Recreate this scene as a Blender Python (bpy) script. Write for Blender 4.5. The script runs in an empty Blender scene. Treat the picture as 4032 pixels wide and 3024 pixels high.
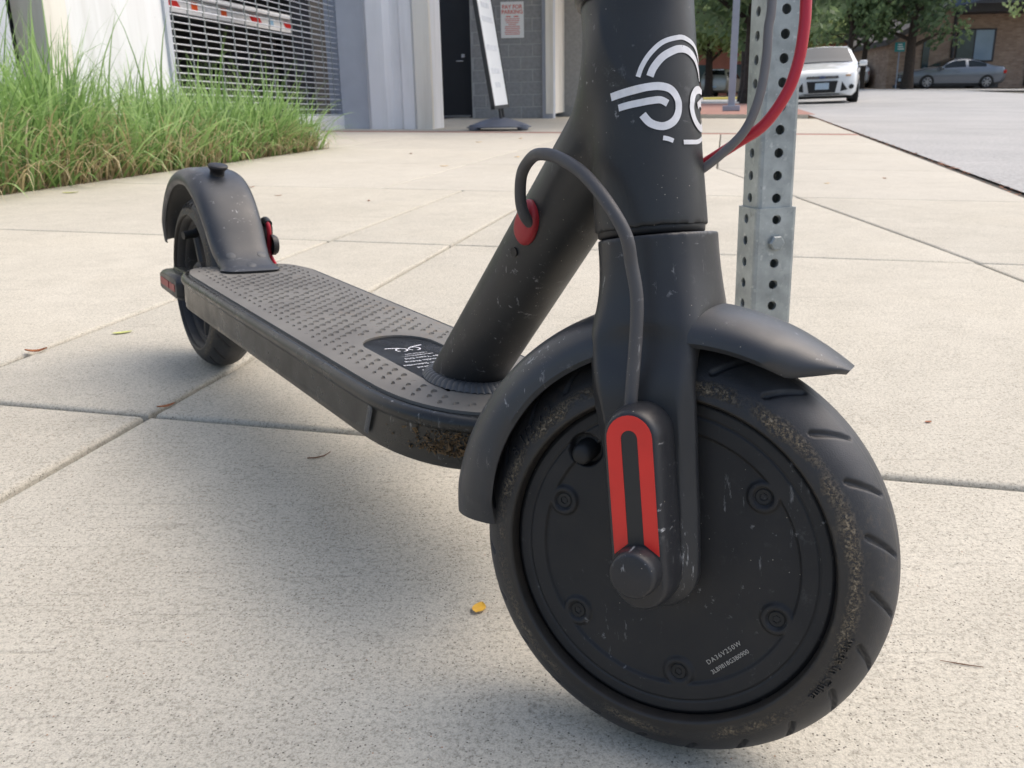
import bpy, bmesh, math, random
import numpy as np
from mathutils import Matrix, Vector
random.seed(7); rng = np.random.default_rng(7)
SC = bpy.context.scene
COL = SC.collection
rad = math.radians

# ------------------------------------------------------------------ camera
cam_d = bpy.data.cameras.new('camera'); cam = bpy.data.objects.new('camera', cam_d); COL.objects.link(cam)
CR = (0.99982, -0.00555, -0.01838); CU = (0.0192, 0.28914, 0.95709); CD = (0.0, 0.95727, -0.2892)
cam.matrix_world = Matrix(((CR[0], CU[0], -CD[0], 0), (CR[1], CU[1], -CD[1], 0), (CR[2], CU[2], -CD[2], 0.33107), (0, 0, 0, 1)))
cam_d.sensor_width = 36; cam_d.lens = 31.0855; cam_d.clip_start = 0.02; cam_d.clip_end = 900
cam_d.dof.use_dof = True; cam_d.dof.focus_distance = 0.47; cam_d.dof.aperture_fstop = 34
SC.camera = cam
# ------------------------------------------------------------------ sky, sun, exposure
SUN_EL, SUN_AZ = rad(56), rad(68)          # azimuth from +Y towards +X
world = bpy.data.worlds.new('World'); SC.world = world; world.use_nodes = True
wn = world.node_tree.nodes; wl = world.node_tree.links
sky = wn.new('ShaderNodeTexSky'); sky.sky_type = 'NISHITA'; sky.sun_disc = False
sky.sun_elevation = SUN_EL; sky.sun_rotation = SUN_AZ; sky.air_density = 1.0; sky.dust_density = 4.0; sky.ozone_density = 0.5
wl.new(sky.outputs[0], wn['Background'].inputs[0]); wn['Background'].inputs[1].default_value = 0.15
sun_d = bpy.data.lights.new('sun', 'SUN'); sun_d.energy = 0.95; sun_d.angle = rad(75); sun_d.color = (1.0, .95, .87)
sun = bpy.data.objects.new('sun', sun_d); COL.objects.link(sun)
sv = Vector((math.sin(SUN_AZ)*math.cos(SUN_EL), math.cos(SUN_AZ)*math.cos(SUN_EL), math.sin(SUN_EL)))
sun.rotation_euler = sv.to_track_quat('Z', 'Y').to_euler(); sun.location = (5, 8, 20)
SC.view_settings.view_transform = 'Standard'; SC.view_settings.look = 'None'; SC.view_settings.gamma = 1
SC.view_settings.exposure = 0.74
SC.cycles.use_denoising = True
SC.cycles.max_bounces = 8

# ------------------------------------------------------------------ materials
def srgb(r, g, b): return tuple(((c/255)/12.92 if c/255 <= .04045 else ((c/255+.055)/1.055)**2.4) for c in (r, g, b))
class NT:
    def __init__(s, name):
        s.m = bpy.data.materials.new(name); s.m.use_nodes = True; s.n = s.m.node_tree.nodes; s.l = s.m.node_tree.links
        s.b = s.n['Principled BSDF']; s.tc = s.n.new('ShaderNodeTexCoord').outputs['Object']
    def new(s, t, **k):
        n = s.n.new(t)
        for a, v in k.items(): setattr(n, a, v)
        return n
    def link(s, a, b): s.l.new(a, b)
    def noise(s, scale, detail=4, rough=.55, co=None, out=0):
        n = s.new('ShaderNodeTexNoise'); n.inputs['Scale'].default_value = scale; n.inputs['Detail'].default_value = detail; n.inputs['Roughness'].default_value = rough
        s.link(co or s.tc, n.inputs['Vector']); return n.outputs[out]
    def vor(s, scale, feat='F1', co=None, out='Distance'):
        n = s.new('ShaderNodeTexVoronoi', feature=feat); n.inputs['Scale'].default_value = scale; s.link(co or s.tc, n.inputs['Vector']); return n.outputs[out]
    def ramp(s, f, *st):
        n = s.new('ShaderNodeValToRGB'); e = n.color_ramp.elements
        while len(e) < len(st): e.new(.5)
        for i, (p, c) in enumerate(st):
            e[i].position = p; e[i].color = (*(c if isinstance(c, tuple) else (c, c, c)), 1)
        s.link(f, n.inputs[0]); return n.outputs[0]
    def mix(s, f, a, b, mode='MIX'):
        n = s.new('ShaderNodeMix', data_type='RGBA', blend_type=mode)
        for sock, v in ((n.inputs[0], f), (n.inputs[6], a), (n.inputs[7], b)):
            if hasattr(v, 'is_output'): s.link(v, sock)
            elif isinstance(v, tuple): sock.default_value = (*v, 1)
            else: sock.default_value = v
        return n.outputs[2]
    def math(s, op, a, b=None, c=None):
        n = s.new('ShaderNodeMath', operation=op)
        for i, v in enumerate((a, b, c)):
            if v is None: continue
            if hasattr(v, 'is_output'): s.link(v, n.inputs[i])
            else: n.inputs[i].default_value = v
        return n.outputs[0]
    def mapping(s, scale=(1, 1, 1), rot=(0, 0, 0), loc=(0, 0, 0)):
        n = s.new('ShaderNodeMapping'); n.inputs['Scale'].default_value = scale; n.inputs['Rotation'].default_value = rot; n.inputs['Location'].default_value = loc
        s.link(s.tc, n.inputs['Vector']); return n.outputs[0]
    def bump(s, h, strength=.3, dist=.001, prev=None):
        n = s.new('ShaderNodeBump'); n.inputs['Strength'].default_value = strength; n.inputs['Distance'].default_value = dist
        s.link(h, n.inputs['Height'])
        if prev: s.link(prev, n.inputs['Normal'])
        s.link(n.outputs[0], s.b.inputs['Normal']); return n.outputs[0]
    def col(s, c):
        if hasattr(c, 'is_output'): s.link(c, s.b.inputs['Base Color'])
        else: s.b.inputs['Base Color'].default_value = (*c, 1)
    def set(s, **k):
        for a, v in k.items():
            i = s.b.inputs[a.replace('_', ' ')]
            if hasattr(v, 'is_output'): s.link(v, i)
            else: i.default_value = v
M = {}
def plain(name, c, rough=.5, metal=0, var=.15, scale=30, **k):
    t = NT(name); n = t.noise(scale, 5)
    lo = tuple(x*(1-var) for x in c); hi = tuple(min(1, x*(1+var)) for x in c)
    t.col(t.ramp(n, (.3, lo), (.7, hi))); t.set(Roughness=rough, Metallic=metal, **k); M[name] = t.m; return t
def powder(name, c, rough=.5, scr=.5, dirt=0.0, spec=.4):
    """powder-coated / matt plastic: fine grain, faint scuffs, dust specks"""
    t = NT(name)
    base = t.ramp(t.noise(14, 5), (.3, tuple(x*.86 for x in c)), (.72, tuple(x*1.16 for x in c)))
    co = t.mapping((60, 60, 12), (.5, .3, .4)); co2 = t.mapping((50, 12, 50), (.9, 1.1, .2), (3, 1, 2))
    s1 = t.math('MAXIMUM', t.ramp(t.noise(3.2, 6, .7, co), (.63, 0.0), (.70, 1.0)), t.ramp(t.noise(3.6, 6, .7, co2), (.63, 0.0), (.70, .8)))
    s2 = t.ramp(t.noise(13, 3), (.47, 0.0), (.57, 1.0)); sc = t.math('MULTIPLY', t.math('MULTIPLY', s1, s2), scr)
    base = t.mix(sc, base, (.40, .40, .40))
    ru = t.math('MULTIPLY', t.ramp(t.noise(95, 6, .75), (.58, 0.0), (.70, .30)), t.ramp(t.noise(19, 3), (.50, 0.0), (.66, 1.0))); base = t.mix(t.math('MULTIPLY', ru, scr), base, (.24, .24, .24))
    sp = t.ramp(t.vor(260), (.055, 1.0), (.075, 0.0)); sp = t.math('MULTIPLY', sp, t.ramp(t.noise(22, 3), (.53, 0.0), (.60, .75)))
    base = t.mix(sp, base, (.42, .38, .31))
    if dirt:
        d = t.ramp(t.noise(34, 8, .7), (.50, 0.0), (.70, dirt)); base = t.mix(d, base, (.16, .115, .07))
    t.col(base); t.set(Roughness=t.ramp(t.noise(40, 5), (.3, rough-.07), (.7, rough+.10)))
    t.b.inputs['Specular IOR Level'].default_value = spec
    t.bump(t.noise(2600, 2), .22, .0003); M[name] = t.m; return t
CH = srgb(58, 59, 61)
powder('frame_paint', srgb(42, 43, 44), .40, .7)
powder('fork_paint', srgb(45, 46, 48), .38, 1.0)
powder('hub_paint', srgb(34, 34, 35), .56, .45)
powder('fender_plastic', srgb(53, 55, 58), .36, 1.0)
powder('cover_plastic', srgb(40, 41, 44), .36, 1.4)
powder('cable_grey', srgb(68, 68, 70), .5, .5); powder('cable_light', srgb(104, 102, 103), .5, .2)
powder('black_plastic', srgb(28, 28, 29), .45, .2)
powder('deck_side', srgb(36, 37, 36), .30, .6)
plain('black_rubber', srgb(22, 22, 22), .6)
plain('dark_hole', srgb(12, 12, 12), .8)
plain('red_reflector', srgb(212, 44, 34), .42, 0, .05, 60)
plain('red_dirty', srgb(150, 62, 60), .5, 0, .35, 160)
plain('strip_black', srgb(32, 32, 32), .5, 0, .06)
plain('red_rubber', srgb(150, 32, 40), .5, 0, .12, 90)
plain('red_cable', srgb(172, 30, 48), .38, 0, .05, 60)
plain('decal_white', srgb(214, 214, 216), .45, 0, .08, 260)
plain('print_grey', srgb(168, 164, 156), .6)
plain('steel', srgb(150, 152, 154), .35, .9)
plain('weld_grey', srgb(66, 68, 70), .5, 0, .2, 300)
# tyre rubber: radius-banded dried mud (object space: axle = y)
t = NT('tyre_rubber')
sx = t.new('ShaderNodeSeparateXYZ'); t.link(t.tc, sx.inputs[0])
r_ = t.math('SQRT', t.math('ADD', t.math('MULTIPLY', sx.outputs[0], sx.outputs[0]), t.math('MULTIPLY', sx.outputs[2], sx.outputs[2])))
ay = t.math('ABSOLUTE', sx.outputs[1])
wob = t.math('MULTIPLY', t.math('SUBTRACT', t.noise(60, 4), .5), .008)
band = t.ramp(t.math('ADD', r_, wob), (.0885, 0.0), (.0903, 1.0), (.0915, 1.0), (.0938, 0.0))
# ramp positions are radii in metres
side = t.ramp(t.math('MULTIPLY', ay, 10), (.215, 0.0), (.235, 1.0))
nz = t.ramp(t.noise(640, 7, .8), (.46, 0.0), (.53, 1.0)); nb = t.ramp(t.noise(30, 4), (.40, .06), (.58, 1.0))
mud = t.math('MULTIPLY', t.math('MULTIPLY', band, side), t.math('MULTIPLY', nz, nb))
rub = t.ramp(t.noise(18, 5), (.3, srgb(31, 31, 32)), (.7, srgb(43, 43, 45)))
tread = t.ramp(t.math('ADD', r_, t.math('MULTIPLY', wob, .4)), (.0965, 0.0), (.1010, 1.0))
rub = t.mix(tread, rub, t.ramp(t.noise(60, 5), (.3, srgb(44, 45, 48)), (.7, srgb(58, 59, 62))))
inn = t.ramp(t.noise(90, 5), (.35, srgb(34, 31, 27)), (.7, srgb(44, 39, 32)))
innm = t.ramp(r_, (.0845, .8), (.0895, 0.0)); rub = t.mix(innm, rub, inn)
dust = t.math('MULTIPLY', t.ramp(t.noise(240, 6, .7), (.52, 0.0), (.7, .35)), t.ramp(t.noise(16, 3), (.4, 0.0), (.7, 1.0)))
rub = t.mix(dust, rub, srgb(96, 84, 66))
t.col(t.mix(mud, rub, t.ramp(t.noise(700, 3), (.3, srgb(104, 90, 70)), (.7, srgb(180, 164, 136)))))
t.set(Roughness=t.mix(mud, (.52, .52, .52), (.9, .9, .9)))
t.bump(t.math('ADD', t.math('MULTIPLY', mud, 2.2), t.math('MULTIPLY', t.noise(1500, 3), .22)), .8, .0007); M['tyre_rubber'] = t.m
# deck mat rubber, worn grey
t = NT('mat_rubber')
c = t.ramp(t.noise(11, 6), (.3, srgb(98, 95, 90)), (.7, srgb(122, 119, 112)))
d = t.ramp(t.noise(60, 7, .7), (.56, 0.0), (.68, .75)); dm = t.ramp(t.noise(9, 3), (.48, 0.0), (.6, 1.0))
c = t.mix(t.math('MULTIPLY', d, dm), c, srgb(128, 114, 96)); t.col(c); t.set(Roughness=.62); t.bump(t.noise(1200, 2), .15, .0003); M['mat_rubber'] = t.m
t = NT('label_film'); c = t.ramp(t.noise(30, 5), (.3, srgb(40, 42, 46)), (.7, srgb(56, 58, 62)))
t.col(t.mix(t.ramp(t.noise(90, 6, .7), (.55, 0.0), (.75, .5)), c, srgb(112, 110, 106))); t.set(Roughness=.32); M['label_film'] = t.m
plain('mud', srgb(104, 84, 58), .95, 0, .4, 500)
# concrete slabs
def concrete(name, lo, hi, pits=1.0, streak=True):
    t = NT(name)
    big = t.noise(1.7, 5, .6); mid = t.noise(13, 6, .65)
    f = t.math('ADD', t.math('MULTIPLY', big, .55), t.math('MULTIPLY', mid, .45))
    c = t.ramp(f, (.40, lo), (.60, hi))
    st = t.ramp(t.noise(4.5, 6, .65), (.52, 0.0), (.70, .50)); c = t.mix(st, c, tuple(x*.74 for x in lo))
    bl = t.ramp(t.noise(7.5, 5, .6, t.mapping((1, 1, 1), (0, 0, 0), (2, 9, 4))), (.55, 0.0), (.70, .45)); c = t.mix(bl, c, tuple(min(1, x*1.10) for x in hi))
    warm = t.ramp(t.noise(3.1, 3, .5, t.mapping((1, 1, 1), (0, 0, 0), (7, 3, 1))), (.50, 0.0), (.68, .28)); c = t.mix(warm, c, (hi[0]*.96, hi[1]*.91, hi[2]*.80))
    oi = t.new('ShaderNodeObjectInfo'); c = t.mix(t.math('MULTIPLY', oi.outputs['Random'], .16), c, tuple(x*.62 for x in lo))
    # sand grain
    g = t.noise(800, 3, .75); c = t.mix(.60, c, t.ramp(g, (.30, tuple(x*.50 for x in lo)), (.52, hi), (.70, tuple(min(1, x*1.35) for x in hi))))
    g2 = t.noise(330, 3, .6); c = t.mix(.34, c, t.ramp(g2, (.34, tuple(x*.55 for x in lo)), (.5, hi), (.68, tuple(min(1, x*1.2) for x in hi))))
    # dark pinholes
    v = t.vor(330); p = t.ramp(v, (.12, 1.0), (.24, 0.0)); pm = t.ramp(t.noise(110, 3), (.40, 0.0), (.58, .85)); p = t.math('MULTIPLY', p, t.math('MULTIPLY', pm, pits))
    c = t.mix(p, c, (.035, .028, .022))
    # rusty grains
    v2 = t.vor(190); p2 = t.math('MULTIPLY', t.ramp(v2, (.07, .9), (.11, 0.0)), t.ramp(t.noise(48, 2), (.56, 0.0), (.62, 1.0))); c = t.mix(p2, c, srgb(150, 96, 58))
    h = t.math('ADD', t.math('MULTIPLY', g, .5), t.math('MULTIPLY', p, -1.6))
    if streak:
        co = t.mapping((8, 210, 8), (0, 0, rad(13.2))); s = t.noise(1.0, 4, .6, co)
        sl = t.ramp(s, (.30, 1.0), (.42, 0.0)); sm = t.ramp(t.noise(5, 3), (.42, 0.0), (.62, .75)); sl = t.math('MULTIPLY', sl, sm)
        c = t.mix(t.math('MULTIPLY', sl, .40), c, tuple(x*.55 for x in lo)); h = t.math('ADD', h, t.math('MULTIPLY', sl, -.8))
    t.col(c); t.set(Roughness=.88); t.b.inputs['Specular IOR Level'].default_value = .25
    t.bump(h, .55, .0011); M[name] = t.m
concrete('concrete', srgb(145, 139, 125), srgb(197, 191, 176), .85)
concrete('concrete_far', srgb(160, 154, 140), srgb(197, 191, 177), .4, False)
concrete('joint_dirt', srgb(54, 51, 46), srgb(80, 76, 69), .6, False)
t = NT('road_surface'); c = t.ramp(t.noise(1.1, 5), (.35, srgb(150, 149, 145)), (.65, srgb(174, 172, 167)))
c = t.mix(.5, c, t.ramp(t.noise(60, 3, .7), (.32, srgb(120, 119, 117)), (.5, srgb(168, 167, 165)), (.7, srgb(198, 197, 194))))
c = t.mix(t.ramp(t.vor(70), (.08, .8), (.16, 0.0)), c, srgb(108, 106, 104)); t.col(c); t.set(Roughness=.9); t.bump(t.noise(110, 4), .6, .006); M['road_surface'] = t.m
plain('soil', srgb(98, 82, 62), .95, 0, .35, 40)
plain('ground_earth', srgb(120, 112, 98), .95, 0, .2, 2)
t = NT('brick_paving'); bk = t.new('ShaderNodeTexBrick'); bk.inputs['Scale'].default_value = 5; t.link(t.mapping((1, 1, 1), (0, 0, rad(-13.2))), bk.inputs[0])
bk.inputs['Color1'].default_value = (*srgb(160, 116, 102), 1); bk.inputs['Color2'].default_value = (*srgb(146, 104, 92), 1); bk.inputs['Mortar'].default_value = (*srgb(160, 140, 126), 1); bk.inputs['Mortar Size'].default_value = .012
t.col(bk.outputs[0]); t.set(Roughness=.85); M['brick_paving'] = t.m
t = NT('brick_wall'); bk = t.new('ShaderNodeTexBrick'); bk.inputs['Scale'].default_value = 1.0; bk.inputs['Brick Width'].default_value = .30; bk.inputs['Row Height'].default_value = .10; bk.inputs['Mortar Size'].default_value = .012
cx = t.new('ShaderNodeCombineXYZ'); sp = t.new('ShaderNodeSeparateXYZ'); t.link(t.tc, sp.inputs[0]); t.link(t.math('ADD', sp.outputs[0], sp.outputs[1]), cx.inputs[0]); t.link(sp.outputs[2], cx.inputs[1]); t.link(cx.outputs[0], bk.inputs[0])
bk.inputs['Color1'].default_value = (*srgb(186, 156, 134), 1); bk.inputs['Color2'].default_value = (*srgb(140, 110, 92), 1); bk.inputs['Mortar'].default_value = (*srgb(160, 146, 132), 1)
t.col(t.mix(.35, bk.outputs[0], t.ramp(t.noise(2.2, 5), (.3, srgb(150, 124, 106)), (.7, srgb(204, 180, 158))))); t.set(Roughness=.9); M['brick_wall'] = t.m
# galvanised steel
t = NT('galvanised'); v = t.ramp(t.vor(110, out='Color'), (.2, .38), (.8, .62)); c = t.ramp(t.noise(26, 6), (.3, srgb(128, 134, 134)), (.7, srgb(172, 178, 178)))
c = t.mix(.22, c, v, 'SOFT_LIGHT'); c = t.mix(t.ramp(t.noise(150, 5), (.6, 0.0), (.72, .55)), c, srgb(205, 208, 206)); c = t.mix(t.ramp(t.noise(60, 6, .7), (.62, 0.0), (.72, .5)), c, srgb(92, 96, 92))
t.col(c); t.set(Roughness=.48, Metallic=.55); t.bump(t.noise(500, 3), .15, .0004); M['galvanised'] = t.m
def streaky(name, c, dirt, rough=.6):
    t = NT(name); n1 = t.noise(1.0, 6, .6, t.mapping((9, 9, .7))); n2 = t.noise(2.2, 5)
    col = t.mix(t.ramp(n1, (.46, 0.0), (.74, .55)), c, dirt); col = t.mix(t.ramp(n2, (.48, 0.0), (.75, .4)), col, tuple(x*.88 for x in c))
    sp = t.math('MULTIPLY', t.ramp(t.vor(16), (.05, .6), (.09, 0.0)), t.ramp(t.noise(5, 2), (.55, 0.0), (.6, 1.0))); col = t.mix(sp, col, tuple(x*.6 for x in dirt))
    t.col(col); t.set(Roughness=rough); M[name] = t.m
streaky('white_wall', srgb(230, 231, 232), srgb(196, 196, 192))
streaky('white_siding', srgb(236, 236, 238), srgb(198, 198, 196), .5)
streaky('cream_wall', srgb(232, 228, 218), srgb(190, 182, 168))
plain('steel_grey', srgb(186, 190, 198), .5, 0, .06, 6)
plain('rod_steel', srgb(214, 216, 220), .45, .25, .08, 20)
plain('dark_metal', srgb(44, 47, 50), .5, .2)
plain('door_paint', srgb(38, 41, 46), .45, 0, .1, 5)
plain('cmu', srgb(146, 148, 149), .9, 0, .12, 22)
plain('mortar', srgb(170, 172, 172), .95, 0, .1, 30)
plain('garage_concrete', srgb(86, 84, 82), .9, 0, .12, 3)
plain('sign_white', srgb(238, 240, 240), .4, 0, .02)
plain('sign_red', srgb(214, 112, 100), .5, 0, .04)
plain('tape_red', srgb(206, 42, 34), .4, 0, .04)
plain('tape_orange', srgb(226, 92, 40), .4, 0, .04)
plain('tape_blue', srgb(150, 190, 220), .4, 0, .04)
plain('base_plastic', srgb(92, 98, 110), .4, 0, .1, 10)
plain('grey_mark', srgb(216, 219, 222), .5)
plain('leaf_yellow', srgb(226, 176, 62), .55, 0, .12, 160)
plain('leaf_brown', srgb(142, 82, 40), .7, 0, .25, 160)
plain('leaf_pale', srgb(186, 190, 110), .6, 0, .15, 160)
plain('twig_brown', srgb(112, 82, 62), .8)
plain('pole_grey', srgb(150, 160, 176), .45, .3, .06, 5)
plain('cone_orange', srgb(226, 96, 42), .5); plain('stop_yellow', srgb(206, 188, 92), .7)
plain('teal', srgb(48, 150, 150), .5); plain('sign_orange', srgb(214, 62, 36), .5)
plain('bark', srgb(64, 54, 46), .95, 0, .35, 12)
plain('roof_shingle', srgb(92, 88, 84), .9, 0, .2, 6); plain('fascia', srgb(70, 68, 70), .6)
plain('siding_grey', srgb(120, 130, 146), .7, 0, .06, 2)
plain('far_brick', srgb(160, 102, 84), .9, 0, .15, 1)
plain('car_white', srgb(232, 234, 234), .22, 0, .02, 3, Coat_Weight=.6); plain('car_grey', srgb(104, 110, 118), .28, .35, .04, 3, Coat_Weight=.6)
plain('car_silver', srgb(158, 154, 144), .3, .4, .04, 3, Coat_Weight=.5); plain('car_dark', srgb(60, 62, 66), .3, .2, .04, 3, Coat_Weight=.5)
plain('car_black', srgb(22, 23, 24), .5, 0, .1); plain('car_tyre', srgb(24, 24, 24), .8, 0, .1); plain('car_rim', srgb(158, 160, 164), .3, .8, .1, 9)
plain('car_glass', srgb(26, 32, 32), .08, 0, .2, 2, Specular_IOR_Level=.35); plain('lamp_clear', srgb(214, 214, 208), .12, 0, .1, 30); plain('lamp_amber', srgb(222, 160, 92), .2); plain('lamp_red', srgb(190, 36, 32), .2)
plain('chrome', srgb(190, 194, 200), .15, .9); plain('plate', srgb(186, 204, 218), .5, 0, .05); plain('badge_blue', srgb(70, 84, 120), .3)
plain('window_glass', srgb(70, 86, 88), .06, 0, .3, 1); plain('window_bright', srgb(150, 172, 190), .15, 0, .1, 1)
def foliage(name, cols, trans=.3):
    t = NT(name); oi = t.new('ShaderNodeAttribute', attribute_name='tint'); 
    n = len(cols); c = t.ramp(oi.outputs['Fac'], *[(i/(n-1), cc) for i, cc in enumerate(cols)])
    t.col(c); t.set(Roughness=.6)
    tr = t.new('ShaderNodeBsdfTranslucent'); t.link(c, tr.inputs[0]); mx = t.new('ShaderNodeMixShader'); mx.inputs[0].default_value = trans
    t.link(t.b.outputs[0], mx.inputs[1]); t.link(tr.outputs[0], mx.inputs[2]); t.link(mx.outputs[0], t.n['Material Output'].inputs[0]); M[name] = t.m
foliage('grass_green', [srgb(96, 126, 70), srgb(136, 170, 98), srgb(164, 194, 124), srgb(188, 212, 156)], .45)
foliage('grass_dry', [srgb(160, 140, 106), srgb(206, 188, 148), srgb(230, 216, 182)], .4)
foliage('leaf_dark', [srgb(66, 84, 62), srgb(98, 120, 84), srgb(134, 154, 110)], .5)
foliage('leaf_mid', [srgb(90, 110, 78), srgb(126, 148, 102), srgb(160, 178, 126)], .55)
foliage('leaf_light', [srgb(124, 144, 96), srgb(164, 182, 126), srgb(194, 206, 150)], .55)

# ------------------------------------------------------------------ mesh helpers
class MB:
    def __init__(s): s.v = []; s.f = []
    def add(s, vs, fs):
        o = len(s.v); s.v.extend([tuple(map(float, p)) for p in vs]); s.f.extend([tuple(i+o for i in q) for q in fs]); return s
    def box(s, c, d, R=None):
        x, y, z = [k/2 for k in d]; P = [(-x, -y, -z), (x, -y, -z), (x, y, -z), (-x, y, -z), (-x, -y, z), (x, -y, z), (x, y, z), (-x, y, z)]
        P = [Vector(p) for p in P]
        if R is not None: P = [R @ p for p in P]
        return s.add([p+Vector(c) for p in P], [(3, 2, 1, 0), (4, 5, 6, 7), (0, 1, 5, 4), (1, 2, 6, 5), (2, 3, 7, 6), (3, 0, 4, 7)])
    def rings(s, R, closed=True, cap0=True, cap1=True):
        """list of equal-length loops lofted"""
        n = len(R[0]); fs = []
        for i in range(len(R)-1):
            for j in range(n if closed else n-1):
                k = (j+1) % n; fs.append((i*n+j, i*n+k, (i+1)*n+k, (i+1)*n+j))
        if cap0: fs.append(tuple(range(n-1, -1, -1)))
        if cap1: fs.append(tuple((len(R)-1)*n+j for j in range(n)))
        return s.add([p for r in R for p in r], fs)
    def tube(s, path, r, n=14, caps=True):
        path = [Vector(p) for p in path]; R = []; up = None
        for i, p in enumerate(path):
            d = (path[min(i+1, len(path)-1)]-path[max(i-1, 0)]).normalized()
            if up is None: up = d.orthogonal().normalized()
            up = (up-d*up.dot(d)).normalized(); w = d.cross(up)
            rr = r[i] if hasattr(r, '__len__') else r
            R.append([p+(up*math.cos(2*math.pi*k/n)+w*math.sin(2*math.pi*k/n))*rr for k in range(n)])
        return s.rings(R, True, caps, caps)
    def lathe(s, prof, n=48, axis='y', closed=False):
        """prof: list of (axial, radius)"""
        R = []
        for k in range(n):
            c, q = math.cos(2*math.pi*k/n), math.sin(2*math.pi*k/n)
            R.append([{'y': (r*c, a, r*q), 'z': (r*c, r*q, a), 'x': (a, r*c, r*q)}[axis] for a, r in prof])
        m = len(prof); fs = []
        for i in range(n):
            for j in range(m if closed else m-1):
                fs.append((i*m+j, i*m+(j+1) % m, ((i+1) % n)*m+(j+1) % m, ((i+1) % n)*m+j))
        return s.add([p for r in R for p in r], fs)
    def build(s, name, mat, parent=None, smooth=True, mtx=None, angle=35, bevel=0, seg=2):
        me = bpy.data.meshes.new(name); me.from_pydata(s.v, [], s.f); me.update()
        return mkobj(name, me, mat, parent, smooth, mtx, angle, bevel, seg)
def mkobj(name, me, mat, parent=None, smooth=True, mtx=None, angle=35, bevel=0, seg=2, fix=True):
    if fix or bevel:
        bm = bmesh.new(); bm.from_mesh(me)
        if fix: bmesh.ops.recalc_face_normals(bm, faces=bm.faces)
        if bevel:
            es = [e for e in bm.edges if len(e.link_faces) == 2 and e.calc_face_angle(0) > rad(40)]
            bmesh.ops.bevel(bm, geom=es, offset=bevel, segments=seg, profile=.5, affect='EDGES', clamp_overlap=True)
        bm.to_mesh(me); bm.free()
    if isinstance(mat, str): mat = M[mat]
    if mat: me.materials.append(mat)
    if smooth:
        me.shade_smooth()
        if angle < 180: me.set_sharp_from_angle(angle=rad(angle))
    o = bpy.data.objects.new(name, me); COL.objects.link(o)
    if parent: o.parent = parent
    if mtx is not None: o.matrix_local = mtx
    return o
def empty(name, mtx=None, parent=None):
    o = bpy.data.objects.new(name, None); COL.objects.link(o); o.empty_display_size = .05
    if parent: o.parent = parent
    if mtx is not None: o.matrix_local = mtx
    return o
def tag(o, label=None, cat=None, group=None, kind=None):
    if label: o['label'] = label
    if cat: o['category'] = cat
    if group: o['group'] = group
    if kind: o['kind'] = kind
    return o
def copy_tree(o, parent=None):
    c = o.copy(); COL.objects.link(c); c.parent = parent
    for ch in o.children: copy_tree(ch, c)
    return c
def spline(pts, n=8):
    P = [Vector(p) for p in pts]; out = []
    for i in range(len(P)-1):
        p0, p1, p2, p3 = P[max(i-1, 0)], P[i], P[i+1], P[min(i+2, len(P)-1)]
        for k in range(n):
            t = k/n; out.append(.5*((2*p1)+(p2-p0)*t+(2*p0-5*p1+4*p2-p3)*t*t+(3*p1-p0-3*p2+p3)*t**3))
    out.append(P[-1]); return out
def snets(fn, lo, hi, h):
    """naive surface nets of a signed distance function"""
    ax = [np.arange(l, u+h, h) for l, u in zip(lo, hi)]
    V = fn(*np.meshgrid(*ax, indexing='ij')); sh = V.shape; neg = V < 0
    cs = [(i, j, k) for i in (0, 1) for j in (0, 1) for k in (0, 1)]
    sl = lambda a, c: a[c[0]:sh[0]-1+c[0], c[1]:sh[1]-1+c[1], c[2]:sh[2]-1+c[2]]
    cnt = sum(sl(neg, c).astype(np.int8) for c in cs); mask = (cnt > 0) & (cnt < 8)
    idx = -np.ones(mask.shape, int); idx[mask] = np.arange(mask.sum()); base = np.argwhere(mask).astype(float)
    acc = np.zeros_like(base); num = np.zeros(len(base)); cv = {c: sl(V, c)[mask] for c in cs}
    for a in cs:
        for b in cs:
            if sum(abs(x-y) for x, y in zip(a, b)) != 1 or a > b: continue
            va, vb = cv[a], cv[b]; cr = (va < 0) != (vb < 0); t = va/np.where(va == vb, 1, va-vb)
            p = np.array(a)+t[:, None]*(np.array(b)-np.array(a)); acc[cr] += p[cr]; num[cr] += 1
    verts = (base+acc/num[:, None])*h+np.array(lo); faces = []
    for A in range(3):
        B, C = (A+1) % 3, (A+2) % 3
        s0 = [slice(None)]*3; s1 = [slice(None)]*3; s0[A] = slice(0, sh[A]-1); s1[A] = slice(1, sh[A])
        ch = neg[tuple(s0)] != neg[tuple(s1)]; E = np.argwhere(ch); E = E[(E[:, B] > 0) & (E[:, C] > 0) & (E[:, B] < sh[B]-1) & (E[:, C] < sh[C]-1)]
        def q(db, dc):
            e = E.copy(); e[:, B] += db; e[:, C] += dc; return idx[e[:, 0], e[:, 1], e[:, 2]]
        Q = np.stack([q(-1, -1), q(0, -1), q(0, 0), q(-1, 0)], 1); fl = ~neg[E[:, 0], E[:, 1], E[:, 2]]
        Q[fl] = Q[fl][:, ::-1]; faces.append(Q)
    F = np.concatenate(faces); return verts, F
def sdf_obj(name, fn, lo, hi, h, mat, parent, mtx=None):
    v, f = snets(fn, lo, hi, h); me = bpy.data.meshes.new(name); me.from_pydata(v.tolist(), [], f.tolist()); me.update()
    return mkobj(name, me, mat, parent, True, mtx, 180, fix=False)
def smin(a, b, k): h = np.maximum(k-np.abs(a-b), 0)/k; return np.minimum(a, b)-h*h*k*.25
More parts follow.
